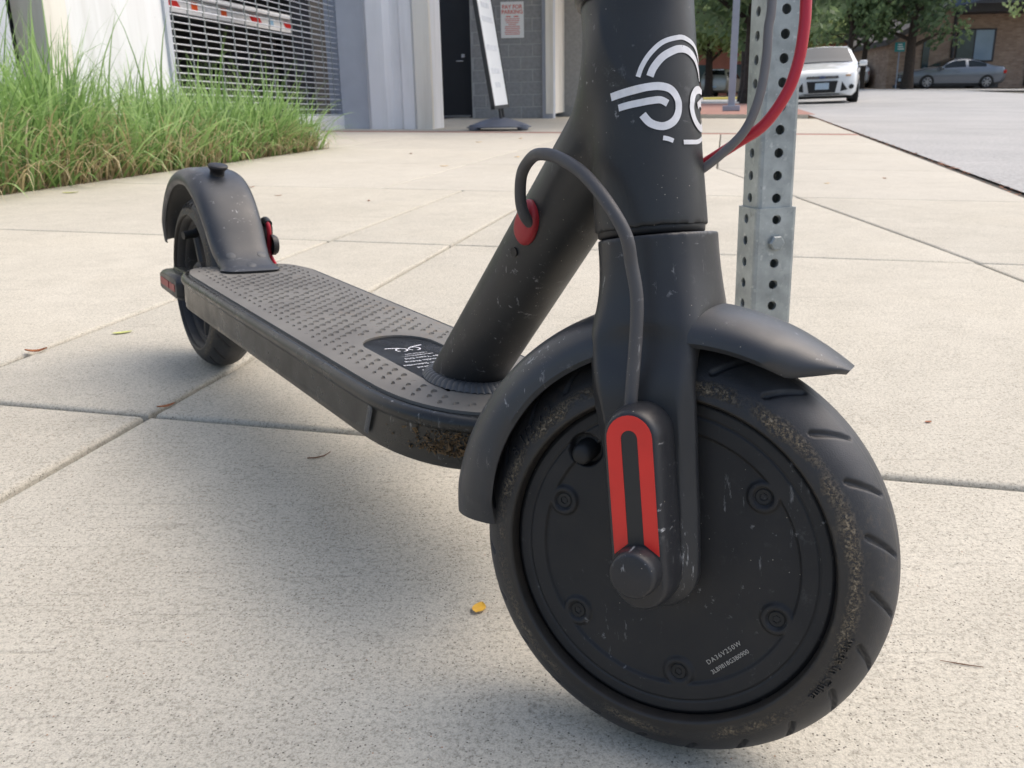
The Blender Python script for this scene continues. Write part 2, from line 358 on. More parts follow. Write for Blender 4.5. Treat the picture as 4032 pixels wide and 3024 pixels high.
def text_mesh(txt, size, align='CENTER', ext=0.0, spacing=1.0, bold=0.0):
    cu = bpy.data.curves.new('txt', 'FONT'); cu.body = txt; cu.size = size; cu.align_x = align; cu.extrude = ext; cu.space_character = spacing; cu.resolution_u = 3; cu.offset = bold
    o = bpy.data.objects.new('txt', cu); COL.objects.link(o); dg = bpy.context.evaluated_depsgraph_get(); dg.update()
    me = bpy.data.meshes.new_from_object(o.evaluated_get(dg)); bpy.data.objects.remove(o); bpy.data.curves.remove(cu); return me
def warp(me, fn):
    for v in me.vertices: v.co = fn(v.co)
    me.update(); return me

# ------------------------------------------------------------------ ground shape
E1 = Vector((.229, .9734, 0)); E2 = Vector((.9734, -.229, 0))      # along the street, towards the street
def smooth(a, b, x): t = min(1, max(0, (x-a)/(b-a))); return t*t*(3-2*t)
def gz(x, y): return -.014909*x+.025256*y+.0120*max(0, y-12)*smooth(1.0, 7.0, .9734*x-.229*y)
def EP(e1, e2, dz=0): p = E1*e1+E2*e2; return Vector((p.x, p.y, gz(p.x, p.y)+dz))
def curb(e1): return .965+.0190*(e1-3) if e1 > 0 else .908
def EPk(e1, e2, dz=0): return EP(e1, e2+(curb(e1)-1.045)*smooth(.45, 1.0, e2), dz)
RSITE = math.atan2(E2.y, E2.x)      # z-rotation that turns +X into E2
def site(e1, e2, dz=0, rot=0): p = EP(e1, e2, dz); return Matrix.Translation(p) @ Matrix.Rotation(RSITE+rot, 4, 'Z')
def sheet(name, e1s, e2s, dz, mat, kind='structure', parent=None):
    mb = MB(); n = len(e2s); mb.add([EPk(a, b, dz) for a in e1s for b in e2s], [(i*n+j, i*n+j+1, (i+1)*n+j+1, (i+1)*n+j) for i in range(len(e1s)-1) for j in range(n-1)])
    o = mb.build(name, mat, parent, True, None, 180)
    if kind: tag(o, kind=kind)
    return o
lin = lambda a, b, n: [a+(b-a)*i/n for i in range(n+1)]
sheet('ground', lin(-40, 0, 4)+lin(4, 60, 28)+lin(80, 420, 8), lin(-300, -40, 6)+lin(-30, 30, 30)+lin(40, 300, 6), -.06, 'ground_earth')

# ================================================================== the scooter (local: x forward, y left, z up, origin at rear contact)
MS = Matrix(((0.550892, 0.832448, 0.0595635, -0.3785956), (-0.834063, 0.5516525, 0.0043007, 1.1031042), (-0.0292783, -0.0520489, 0.9982153, 0.0335451), (0, 0, 0, 1)))
SCO = empty('electric_scooter', MS)
tag(SCO, 'dark grey electric kick scooter with red reflectors parked on the concrete pavement', 'scooter')
STN = Vector((.478306, -.871724, .1064)); STU = Vector((-.217144, 0, .97614)); STA = Vector((.850924, .489998, .189289)); STC = Vector((.825979, .001546, .107178))
ST = Matrix(((STA.x, -STN.x, STU.x, STC.x), (STA.y, -STN.y, STU.y, STC.y), (STA.z, -STN.z, STU.z, STC.z), (0, 0, 0, 1)))   # steered frame: x ahead, y left, z up the fork
H = .1434
# ---- tyre (shared by both wheels)
def tyre_mesh():
    A, Rm, rm = 900, .079, .028
    ph = np.linspace(rad(172), rad(8), 84); prof = [(-.0205, .0815), (-.0232, .0812), (-.0262, .0822)]
    prof = [(y, r) for y, r in prof]+[(rm*math.cos(p), Rm+rm*math.sin(p)) for p in ph]+[(-y, r) for y, r in prof[::-1]]
    prof = np.array(prof); Pn = len(prof); th = np.arange(A)*2*np.pi/A
    y = np.repeat(prof[None, :, 0], A, 0); r = np.repeat(prof[None, :, 1], A, 0)
    s = np.arctan2(y, r-Rm)*rm                       # arc distance from the crown
    N = 23; gl, sl = 2*np.pi/N, .72
    for sg in (-1, 1):
        ss = s*sg; off = (0 if sg < 0 else gl/2)
        tc = (th[:, None]-(ss-.004)*sl/.105*1.15-off)/gl; d = (tc-np.round(tc))*gl*.105
        u = np.clip((ss-.009)/(.0245-.009), 0, 1); over = np.maximum(np.maximum(.009-ss, ss-.0245), 0)
        hw = .0005+.0009*np.sqrt(u); dist = np.hypot(d*.80, over)-hw
        k = np.clip(-dist/.0007+.5, 0, 1)*(ss > -.002); k = k*k*(3-2*k)*.0018
        vy, vr = y, r-Rm; L = np.hypot(vy, vr); y = y-k*vy/L; r = r-k*vr/L
    # faint wear steps
    r = r-.00025*(np.abs(s) < .006)
    V = np.stack([r*np.cos(th)[:, None], y, r*np.sin(th)[:, None]], 2).reshape(-1, 3)
    i, j = np.meshgrid(np.arange(A), np.arange(Pn-1), indexing='ij'); a = i*Pn+j; b = ((i+1) % A)*Pn+j
    F = np.stack([a, a+1, b+1, b], 2).reshape(-1, 4)
    me = bpy.data.meshes.new('tyre'); me.from_pydata(V.tolist(), [], F.tolist()); me.update(); return me
TY = tyre_mesh()
def side_text(txt, size, th0, r0, ext=.0010):
    me = text_mesh(txt, size, 'CENTER', ext, 1.05)
    def w(p):
        r = r0+p.y; th = th0-p.x/r0; n = math.sqrt(max(1e-9, .028**2-(r-.079)**2))
        n = n+p.z*.75; rr = r+p.z*.5; return Vector((rr*math.cos(th), -n, rr*math.sin(th)))
    return warp(me, w)
def polar(name, fn, r0, r1, nr, na, mat, parent, flip=False, mtx=None):
    """height field y=-fn(x,z) seen from the right side"""
    rr = np.linspace(r0, r1, nr); th = np.arange(na)*2*np.pi/na; R, T = np.meshgrid(rr, th, indexing='ij'); X, Z = R*np.cos(T), R*np.sin(T)
    V = np.stack([X, -fn(X, Z, R), Z], 2).reshape(-1, 3); i, j = np.meshgrid(np.arange(nr-1), np.arange(na), indexing='ij'); a = i*na+j; b = i*na+(j+1) % na
    F = np.stack([a, b, b+na, a+na], 2).reshape(-1, 4)
    me = bpy.data.meshes.new(name); me.from_pydata(V.tolist(), [], F.tolist()); me.update(); return mkobj(name, me, mat, parent, True, mtx, 180)
# ---- front wheel
SCREW = [(.0595*math.cos(rad(a)), .0595*math.sin(rad(a))) for a in (33, 93, 153, 213, 273, 333)]
def hub_h(X, Z, R):
    h = np.full_like(X, .0213); h = h-.0022*np.clip((R-.0795)/.0025, 0, 1)
    h = h-.0010*np.exp(-((R-.0742)/.00038)**2)
    d = R-.0655
    for sx_, sz_ in SCREW: d = np.maximum(d, .0076-np.hypot(X-sx_, Z-sz_))
    k = np.clip(d/.0014+.5, 0, 1); h = h-.0017*(1-k*k*(3-2*k))
    for sx_, sz_ in SCREW:
        q = np.hypot(X-sx_, Z-sz_); h = h-.0016*np.clip((.0047-q)/.0005+.5, 0, 1)
    q = np.hypot(X+.0385, Z-.0542); h = h-.005*np.clip((.0084-q)/.0012+.5, 0, 1)
    return h
FW = polar('front_wheel', hub_h, .004, .0822, 150, 540, 'hub_paint', SCO, mtx=ST)
mb = MB(); mb.lathe([(-.0190, .0822), (-.0176, .0835), (-.014, .0838), (.014, .0838), (.0192, .082), (.0210, .078), (.0205, .03), (.024, .0)], 96); mb.build('rim', 'black_plastic', FW)
ty = mkobj('tyre', TY, 'tyre_rubber', FW, True, None, 180)
for txt, size, th0, r0 in (('8 1/2 x 2', .0088, rad(136), .0905), ('Made in China', .0058, rad(-31), .0900)):
    mkobj('sidewall_lettering', side_text(txt, size, th0, r0), 'tyre_rubber', FW, False)
for k, (x, z) in enumerate(SCREW):
    mb = MB(); n = 24
    mb.rings([[(x+rr*math.cos(2*math.pi*j/n), -yy, z+rr*math.sin(2*math.pi*j/n)) for j in range(n)] for rr, yy in ((.0040, .0172), (.0040, .0198), (.0036, .0201), (.0020, .0200))], True, False, False)
    mb.rings([[(x+(.0020 if j % 2 else .0015)*math.cos(2*math.pi*j/12), -yy, z+(.0020 if j % 2 else .0015)*math.sin(2*math.pi*j/12)) for j in range(12)] for yy in (.0200, .0184)], True, False, True)
    mb.build('screw', 'black_rubber', FW, True, None, 40)
mb = MB(); n = 40; vx, vz = -.0385, .0542
def vring(r, y, ridg=0): return [(vx+(r+ridg*(j % 2))*math.cos(2*math.pi*j/n)-.2*(y-.016), -y, vz+(r+ridg*(j % 2))*math.sin(2*math.pi*j/n)-.3*(y-.016)) for j in range(n)]
mb.rings([vring(.0058, .014), vring(.0058, .0185, -.0004), vring(.0056, .0225, -.0004), vring(.0048, .0236), vring(.0040, .0242), vring(.0025, .0246)], True, False, True); mb.build('valve_cap', 'black_rubber', FW)
def flat_text(txt, size, x, z, ang, y, mat, parent, align='CENTER', sp=1.0, bold=0):
    me = text_mesh(txt, size, align, .00006, sp, bold); c, s = math.cos(ang), math.sin(ang)
    warp(me, lambda p: Vector((x+c*p.x-s*p.y, -y-p.z, z+s*p.x+c*p.y))); return mkobj('printed_code', me, mat, parent, False)
flat_text('DA36V250W', .0033, .0272, -.0478, rad(36), .01985, 'print_grey', FW, sp=1.22)
flat_text('3LB9818G3B0900', .0031, .0300, -.0520, rad(36), .01985, 'print_grey', FW, sp=1.02)
# ---- fork
WU = np.array([-.03, -.02, 0, .02, .06, .09, .109, .119, .132, .145, .17]); WL = np.array([.0205, .0205, .0203, .0208, .0240, .0275, .0285, .0275, .0240, .0200, .016]); WR = np.array([.0207, .0207, .0208, .0218, .0230, .0240, .0246, .0246, .0240, .0215, .016])
_d = lambda W: np.array([[p.x, p.y] for p in spline([(x, y, 0) for x, y in zip(WU, W)], 8)])
WLd, WRd = _d(WL), _d(WR)
def fork_sdf(a, l, u):
    n = np.abs(l); wl = np.interp(u, WLd[:, 0], WLd[:, 1]); wr = np.interp(u, WRd[:, 0], WRd[:, 1])
    prof = np.where(u < 0, np.hypot(a, u)-.0206, np.maximum(a-wr, -a-wl))
    t = np.clip((u-.082)/.070, 0, 1); t = t*t*(3-2*t); no = .0400-.020*t; ni = .0296-.055*t
    q = np.clip((u-.100)/.050, 0, 1); q = 1-.42*q*q*(3-2*q); prof = np.where(u < 0, prof, np.maximum(a-wr*q, -a-wl*q))
    leg = np.maximum(np.maximum(prof, n-no), ni-n); leg = np.maximum(leg, (prof+(n-no)+.0060*(1-t))*.7071)
    crown = np.maximum(np.hypot(a, l)-.0292, np.maximum(u-.190, .124-u))
    d = smin(leg, crown, .024); return np.maximum(d, u-.1590)
FORK = sdf_obj('fork', fork_sdf, (-.036, -.046, -.026), (.040, .046, .165), .0010, 'fork_paint', SCO, ST)
bm = bmesh.new(); bm.from_mesh(FORK.data)
for it in range(34):
    vv = [v for v in bm.verts if v.co.z > .078+.0006*it and v.co.z < .1565]
    bmesh.ops.smooth_vert(bm, verts=vv, factor=.5, use_axis_x=True, use_axis_y=True, use_axis_z=True)
bm.to_mesh(FORK.data); bm.free()
# ---- axle covers (front pair + rear pair share one shape): base on the fork, long axis z
def capsule(R, z1, y, n=14, z0=0.0):
    return [(R*math.cos(t), -y, z1+R*math.sin(t)) for t in [math.pi*k/n for k in range(n+1)]]+[(R*math.cos(t), -y, z0+R*math.sin(t)) for t in [math.pi+math.pi*k/n for k in range(n+1)]]
def axle_cover(parent, mtx, red, covmat, y0=.038):
    mb = MB(); dy = y0-.038
    mb.rings([capsule(r, .0675, y+dy) for r, y in ((.0138, .038), (.0146, .040), (.0148, .048), (.0144, .0530), (.0137, .0565), (.0128, .0588), (.0119, .0600), (.0112, .0604))], True, False, True)
    o = mb.build('axle_cover', covmat, parent, True, mtx, 50)
    m2 = MB(); n = 14; Ro, Ri = .0108, .0039; yy = .0607+dy
    out = [(Ro*math.cos(t), .0675+Ro*math.sin(t)) for t in [math.pi*k/n for k in range(n+1)]]; inn = [(Ri*math.cos(t), .0675+Ri*math.sin(t)) for t in [math.pi*k/n for k in range(n+1)]]
    cz = .0065; out = [(Ro, cz+math.sqrt(.0128**2-Ro**2))]+out+[(-Ro, cz+math.sqrt(.0128**2-Ro**2))]; inn = [(Ri, cz+math.sqrt(.0128**2-Ri**2))]+inn+[(-Ri, cz+math.sqrt(.0128**2-Ri**2))]
    L = [[(p[0], -y, p[1]) for p in ring] for y, ring in ((yy-.001, out), (yy, out), (yy, inn), (yy-.001, inn))]
    m2.rings(L, False, False, False); m2.build('reflector', red, o, False)
    m3 = MB(); strip = [(.0038*math.cos(t), .0675+.0038*math.sin(t)) for t in [math.pi*k/n for k in range(n+1)]]+[(-.0038, cz+.0116), (.0038, cz+.0116)]
    m3.rings([[(p[0], -y, p[1]) for p in strip] for y in (yy-.001, yy-.0001)], True, False, True); m3.build('strip', 'strip_black', o, False)
    m4 = MB(); n4 = 40
    m4.rings([[(r*math.cos(2*math.pi*j/n4), -(y+dy), cz+r*math.sin(2*math.pi*j/n4)) for j in range(n4)] for r, y in ((.0118, .058), (.0116, .0630), (.0113, .0665), (.0107, .0690), (.0097, .0703), (.0090, .0705))], True, False, True)
    m4.build('axle_cap', covmat, o, True, None, 55); return o
axle_cover(SCO, ST, 'red_reflector', 'cover_plastic')
MIR = ST @ Matrix.Scale(-1, 4, (0, 1, 0))
axle_cover(SCO, MIR, 'red_reflector', 'cover_plastic')
# ---- front mudguard
def sweep_fender(name, secs, mat, parent, mtx, th=.0024):
    """secs: list of outer cross-section polylines (list of Vector); inner = offset towards centre"""
    mb = MB(); R = []
    for sec, inn in secs: R.append(list(sec)+list(reversed(inn)))
    mb.rings(R, True, True, True); return mb.build(name, mat, parent, True, mtx, 50)
secs = []
for k in range(81):
    th = rad(172-(172-45.2)*k/80); deg = math.degrees(th)
    re = float(np.interp(deg, [44, 60, 75, 100, 125, 145, 160, 176], [.1115, .1115, .1100, .1065, .1045, .1010, .0980, .0960]))
    if deg < 56: re = max(re, min(.1262, .0905/math.sin(th)))
    w = float(np.interp(deg, [60, 150, 164, 172], [.0330, .0335, .0315, .0255])); w = w*min(1, max(.05, (deg-45.0)/15))**.42; out = []; inn = []; ctr = .1275
    for j in range(29):
        q = -1+2*j/28; y = w*math.sin(q*math.pi/2); r = re+(ctr-re)*max(0, math.cos(q*math.pi/2))**.85
        out.append(Vector((r*math.cos(th), y, r*math.sin(th)))); ri = max(re-.0022, r-.0026); yi = y*.93; inn.append(Vector((ri*math.cos(th), yi, ri*math.sin(th))))
    secs.append((out, inn))
sweep_fender('front_fender', secs, 'fender_plastic', SCO, ST)
# ---- bearing seal + head tube + down tube (one welded frame)
AX0 = Vector((.78027, 0, .30)); EX = Vector((.97614, 0, .217144))
# head axis local frame: x=EX, y=left, z=STU, origin AX0
HT = Matrix(((EX.x, 0, STU.x, AX0.x), (0, 1, 0, 0), (EX.z, 0, STU.z, AX0.z), (0, 0, 0, 1)))
TH = .87396; XD = .61334; RD = .0238; RH = .0274
zb = -.0350     # head tube lower end along its axis
def frame_sdf2(x, y, z):
    dx, dz = x-AX0.x, z-AX0.z; h = dx*STU.x+dz*STU.z; e = dx*EX.x+dz*EX.z
    head = np.hypot(e, y)-(RH+.0006*np.clip(-h/.03, 0, 1)); head = np.maximum(head, zb-h)
    px, pz = x-XD, z-H; al = px*math.cos(TH)+pz*math.sin(TH); pe = -px*math.sin(TH)+pz*math.cos(TH)
    down = np.maximum(np.hypot(pe, y)-RD, np.maximum(-al-.004, al-.258))
    up = np.clip((pe+.010)/.03, 0, 1); up = up*up*(3-2*up); k = .006+.011*up
    hh = np.maximum(k-np.abs(head-down), 0)/k; d = np.minimum(head, down)-hh*hh*k*.25
    return np.maximum(d, h-.0755)
FR = sdf_obj('frame_tube', frame_sdf2, (.585, -.042, .138), (.830, .042, .384), .0013, 'frame_paint', SCO)
mb = MB(); mb.lathe([(zb+.001, .0265), (zb-.0006, .0268), (zb-.0028, .0266), (zb-.0034, .0258), (zb-.0045, .0225), (zb-.006, .020)], 64, 'z'); mb.build('bearing_seal', 'black_plastic', SCO, True, HT, 50)
mb = MB(); mb.lathe([(.0745, .0272), (.0748, .0292), (.0762, .0302), (.092, .0302), (.096, .029), (.098, .024), (.130, .022), (.132, .0175), (.90, .0175), (.902, .0)], 64, 'z'); mb.build('stem_tube', 'frame_paint', SCO, True, HT, 40)
SHB = Matrix.Translation(AX0+STU*.88) @ Matrix.Rotation(0, 4, 'Z') @ Matrix(((STA.x, -STN.x, STU.x, 0), (STA.y, -STN.y, STU.y, 0), (STA.z, -STN.z, STU.z, 0), (0, 0, 0, 1)))
mb = MB(); mb.tube([(0, y, 0) for y in (-.215, -.2, 0, .2, .215)], .011, 20); hb = mb.build('handlebar', 'frame_paint', SCO, True, SHB)
for s in (-1, 1):
    mb = MB(); mb.tube([(0, s*.10, 0), (0, s*.212, 0)], .0165, 20); mb.build('grip', 'black_rubber', hb)
mb = MB(); mb.box((.036, 0, .115), (.02, .022, .07)); mb.build('folding_latch', 'black_plastic', SCO, True, HT, 35, .004)
# ---- head tube emblem: ribbons on the cylinder
def ribbon(pts, w, close=False, n=6, taper=None):
    P = spline([(p[0]*RH, p[1], 0) for p in pts], n) if len(pts) > 2 else [Vector((p[0]*RH, p[1], 0)) for p in pts]
    P2 = []
    for i, p in enumerate(P):
        d = (P[min(i+1, len(P)-1)]-P[max(i-1, 0)]).normalized(); nn_ = Vector((-d.y, d.x, 0)); ww = (taper[0]+(taper[1]-taper[0])*i/(len(P)-1) if taper else w)*.5
        P2.append((p+nn_*ww, p-nn_*ww))
    mb = MB(); R = []
    ang = np.array([[a.lerp(b, k/4).x/RH for k in range(5)] for a, b in P2]); hh = np.array([[a.lerp(b, k/4).y for k in range(5)] for a, b in P2])
    lo, hi = np.full(ang.shape, .022), np.full(ang.shape, .060)
    for _ in range(22):
        m = (lo+hi)/2; e_, l_ = m*np.cos(ang), -m*np.sin(ang); ins = frame_sdf2(AX0.x+EX.x*e_+STU.x*hh, l_, AX0.z+EX.z*e_+STU.z*hh) < 0; lo = np.where(ins, m, lo); hi = np.where(ins, hi, m)
    rr = hi+.00045
    for i in range(len(P2)): R.append([(rr[i, k]*math.cos(ang[i, k]), -rr[i, k]*math.sin(ang[i, k]), hh[i, k]) for k in range(5)])
    mb.rings(R, False, False, False); return mb
LC = -.048; mir = lambda pts: [(2*LC-a, h) for a, h in pts]
arc1 = [(.80, .0335), (.72, .0383), (.566, .0437), (.341, .0483), (.029, .0506), (-.12, .0507)]
arc2 = [(.604, .0332), (.529, .0371), (.357, .0418), (.112, .0449), (-.05, .0456)]
wing = [(1.30, .0265), (1.08, .0272), (.861, .0278), (.62, .0285), (.43, .0284), (.251, .0268), (.135, .0226), (.125, .0172), (.235, .0124), (.433, .0103), (.640, .0121), (.765, .0163)]
bar = [(1.17, .0209), (1.010, .0214), (.80, .0218), (.616, .0222), (.45, .0222), (.33, .0205)]
for nm, pts, w in (('arc', arc1, .0022), ('arc', arc2, .0034), ('wing', wing, .0036), ('bar', bar, .0032)):
    for q in (pts, mir(pts)):
        m_ = ribbon(q, w); m_.build('emblem', 'decal_white', SCO, True, HT, 180)
for q in ([(.445, .0050), (.35, .0044), (.262, .0034)], [(.055, .0028), (-.15, .0030), (-.36, .0036), (-.594, .0058)]): ribbon(q, .0021).build('emblem', 'decal_white', SCO, True, HT, 180)
# ---- cables
def cable(name, pts, r, mat, n=8):
    mb = MB(); mb.tube(spline(pts, n), r, 16); return mb.build(name, mat, SCO, True, None, 60)
cable('motor_cable', [(.7165, -.0200, .2585), (.7205, -.0300, .2650), (.7215, -.0345, .2745), (.7275, -.0385, .2885), (.7415, -.0425, .2975), (.7560, -.0462, .3000), (.7708, -.0468, .2988), (.7897, -.0468, .2928), (.8075, -.0460, .2812), (.8180, -.0430, .2680), (.8198, -.0398, .2551), (.8233, -.0382, .2408), (.8254, -.0386, .2241), (.8268, -.0397, .2069), (.8281, -.0409, .1930), (.8286, -.0412, .184)], .0031, 'cable_grey')
cable('control_cable', [(.790, .010, .287), (.8000, .0165, .2945), (.8094, .0222, .3040), (.8172, .0279, .3156), (.8203, .0314, .3305), (.8202, .0334, .3471), (.8186, .0343, .3614), (.8179, .0354, .3735), (.812, .037, .42), (.79, .035, .52), (.75, .03, .70), (.68, .02, .95), (.60, .03, 1.14)], .0022, 'cable_light')
cable('brake_cable', [(.788, .016, .290), (.7985, .0237, .2994), (.8096, .0309, .3089), (.8197, .0376, .3181), (.8265, .0432, .3331), (.8286, .0461, .3477), (.8282, .0476, .3620), (.8267, .0483, .3741), (.82, .05, .42), (.80, .05, .52), (.755, .045, .70), (.69, .05, .95), (.61, .06, 1.14)], .00275, 'red_cable')
# red grommet on the down tube
Dd = Vector((math.cos(TH), 0, math.sin(TH))); Pp = Vector((-math.sin(TH), 0, math.cos(TH)))
def tube_pt(al, ang, r): return Vector((XD, 0, H))+Dd*al+(Pp*math.cos(ang)-Vector((0, 1, 0))*math.sin(ang))*r
gc = Vector((.7135, 0, .2615))-Vector((XD, 0, H)); al0 = gc.dot(Dd); an0 = rad(93)
mb = MB(); R = []; n = 36
for rr, hgt in ((1.0, -.001), (1.0, .0012), (.95, .0026), (.85, .0036), (.65, .0044), (.3, .0047)):
    ring = []
    for k in range(n):
        t_ = 2*math.pi*k/n; ca, sa = math.cos(t_), math.sin(t_)
        a_ = (.0125*rr*math.copysign(abs(ca)**.8, ca)); b_ = .0086*rr*math.copysign(abs(sa)**.9, sa)
        ring.append(tube_pt(al0+a_, an0+(b_-.18*a_)/RD, RD+hgt))
    R.append(ring)
mb.rings(R, True, False, True); mb.build('cable_grommet', 'red_rubber', SCO, True, None, 60)
mb = MB(); p0 = tube_pt(al0-.0215, an0+.10, RD-.001); p1 = tube_pt(al0-.0215, an0+.10, RD+.0009); mb.tube([p0, p1], .0028, 16); mb.build('rivet', 'black_plastic', SCO)

# ---- deck
def outline(off, n=26):
    """deck plan outline (ccw from rear right), offset outwards"""
    P = []
    b = .0662+off; xs = .592; axl = .1035+off; e = 2.35
    P += [(x, -b) for x in np.linspace(.165, xs, 12)[:-1]]
    for k in range(n+1):
        t = -math.pi/2+math.pi*k/n; c, s = math.cos(t), math.sin(t)
        P.append((xs+axl*abs(c)**(2/e), b*math.copysign(abs(s)**(2/e), s)))
    P += [(x, b) for x in np.linspace(xs, .165, 12)[1:]]
    xr = .108-off
    for k in range(1, 9): t = math.pi/2+math.pi/2*k/8; P.append((.165+(.165-xr-.0)*math.cos(t)*.95-.0, .046+(b-.046)*math.sin(t)))
    P += [(xr, y) for y in np.linspace(.040, -.040, 7)]
    for k in range(0, 8): t = math.pi+math.pi/2*k/8; P.append((.165+(.165-xr)*math.cos(t)*.95, -.046+(b-.046)*math.sin(t)))
    return P
def loop(off, z): return [(x, y, z) for x, y in outline(off)]
mb = MB(); mb.rings([loop(o, z) for o, z in ((-.004, H-.0016), (-.0005, H-.0018), (.0012, H-.0028), (.0028, H-.0016), (.0052, H-.0014), (.0076, H-.0026), (.0092, H-.0050), (.0096, H-.0075), (.0088, H-.0098), (.0072, H-.0112), (.0066, H-.0125), (.0066, .1125), (.0058, .1108), (.0060, .1094), (.0060, .1076), (.0045, .1066), (.0, .1060))], True, True, True)
DECK = mb.build('deck_frame', 'deck_side', SCO, True, None, 38)
# mat with label recess
def rec(off, n=20):
    b = .0295+off; P = [(x, -b) for x in np.linspace(.640, .515, 6)]
    for k in range(1, n): t = -math.pi/2-math.pi*k/n; P.append((.515+(.0315+off)*math.cos(t)*1.0, b*math.sin(t)))
    P += [(x, b) for x in np.linspace(.515, .640, 6)]; return P
bm = bmesh.new(); ov = [bm.verts.new((x, y, H)) for x, y in outline(0)]; iv = [bm.verts.new((x, y, H)) for x, y in rec(0)]
oe = [bm.edges.new((ov[i], ov[(i+1) % len(ov)])) for i in range(len(ov))]; ie = [bm.edges.new((iv[i], iv[(i+1) % len(iv)])) for i in range(len(iv))]
bmesh.ops.triangle_fill(bm, use_beauty=True, use_dissolve=False, edges=oe+ie)
bm.normal_update()
ext = bmesh.ops.extrude_edge_only(bm, edges=oe+ie)
for v in [g for g in ext['geom'] if isinstance(g, bmesh.types.BMVert)]: v.co.z -= .0026
me = bpy.data.meshes.new('deck_mat'); bm.to_mesh(me); bm.free(); MAT = mkobj('deck_mat', me, 'mat_rubber', SCO, True, None, 30)
mb = MB(); mb.add([(x, y, H-.0016) for x, y in rec(.002)], [tuple(range(len(rec(.002))))]); LAB = mb.build('label_plate', 'label_film', SCO, False)
# bumps: raised crescents, too small and many to pick apart
mb = MB(); cnt = 0
for row in range(-7, 8):
    y = row*.00765; w = .0025 if abs(row) < 5 else (.0021 if abs(row) == 5 else (.0016 if abs(row) == 6 else .0011))
    for k in range(44):
        x = .117+k*.01425+(.0071 if row % 2 else 0)
        if x > .69: continue
        # inside mat?
        if x > .585 and ((x-.585)/.103)**2.35+(abs(y)/.061)**2.35 > 1: continue
        if x < .135 and abs(y) > .050: continue
        if x < .175 and abs(y) < .036: continue
        if x > .478 and abs(y) < .034 and not (x > .662): continue
        if (x-.632)**2/.046**2+y*y/.036**2 < 1: continue
        j = rng.normal(0, .0002, 2); P = []; n = 7
        hh = .0017*rng.uniform(.75, 1.1) if rng.random() > .06 else .0003
        for i in range(n):
            t_ = -1+2*i/(n-1); yy = y+w*t_+j[0]; xx = x-.0011*(1-t_*t_)+j[1]; wd = .0010*(1-.45*t_*t_)
            P.append([(xx-wd, yy, H-.0002), (xx-wd*.6, yy, H+hh*(1-.3*t_*t_)), (xx+wd*.4, yy, H+hh*(1-.3*t_*t_)), (xx+wd, yy, H-.0002)])
        mb.rings(P, False, False, False); mb.add(P[0], [(0, 1, 2, 3)]); mb.add(P[-1], [(3, 2, 1, 0)]); cnt += 1
tag(mb.build('mat_bumps', 'mat_rubber', SCO, True, None, 40), kind='stuff')
for tx, sz, x, b in (('Ride Safely', .0092, .5930, .00012), ('Helmet Required', .0052, .5825, 0), ('License Required', .0052, .5745, 0), ('No Riding on Sidewalks', .0052, .5665, 0), ('No Double Riding', .0052, .5580, 0), ('18+ Years Old', .0052, .5500, 0), ('HELLO@BIRD.CO', .0030, .5435, 0), ('1-866-205-2442', .0030, .5385, 0)):
    me = text_mesh(tx, sz, 'CENTER', .00003, 1.0, b)
    warp(me, lambda p: Vector((x+p.y, -p.x, H-.0012+p.z))); mkobj('printed_text', me, 'decal_white', LAB, False)
def deck_ribbon(pts, w):
    P = spline([(a, b, 0) for a, b in pts], 5); mb = MB(); R = []
    for i, p in enumerate(P):
        d = (P[min(i+1, len(P)-1)]-P[max(i-1, 0)]).normalized(); q = Vector((-d.y, d.x, 0))*w/2; R.append([(p.x+q.x, p.y+q.y, H-.0012), (p.x-q.x, p.y-q.y, H-.0012)])
    mb.rings(R, False, False, False); mb.build('printed_emblem', 'decal_white', LAB, False)
for s in (-1, 1):
    deck_ribbon([(.5265+.0045*math.cos(a), s*.0055+.0045*math.sin(a)) for a in np.linspace(0, 5.6, 12)], .0012)
    deck_ribbon([(.5265-.0048, s*.004), (.5255-.006, s*.010), (.524-.006, s*.016)], .0016)
# weld bead round the foot of the down tube
for k in range(46):
    ang = 2*math.pi*k/46; ax_, by_ = .0345, .0262
    c = Vector((.6165+.003+ax_*math.cos(ang)*1.0, by_*math.sin(ang), H-.0006)); tg = Vector((-ax_*math.sin(ang), by_*math.cos(ang), 0)).normalized(); nr = Vector((tg.y, -tg.x, 0))
    mb = MB(); R = []
    for i in range(7):
        t_ = -1+2*i/6; R.append([c+nr*(.0048*t_)+tg*(.0042*math.cos(q)*(1-.55*t_*t_)**.5-.0012*(1-t_*t_))+Vector((0, 0, .0036*max(0, math.sin(q))*(1-.6*t_*t_)+(.0022*(1-t_)))) for q in np.linspace(0, math.pi, 7)])
    mb.rings(R, False, False, False); mb.build('weld_ripple', 'weld_grey', SCO, True, None, 70)
# nose-casting weld seam on both sides
for s in (-1, 1):
    for k in range(9):
        z = .1125+k*.0022; mb = MB(); x = .6085+.0008*k; yb = .0735
        mb.rings([[(x+.0032*math.cos(q), s*(yb+.0009*max(0, math.sin(q))*(1-abs(i-2)/3)), z+.0016*(i-2)/2+.0012*math.sin(q)) for q in np.linspace(0, math.pi, 6)] for i in range(5)], False, False, False); mb.build('weld_ripple', 'weld_grey', DECK, True, None, 80)
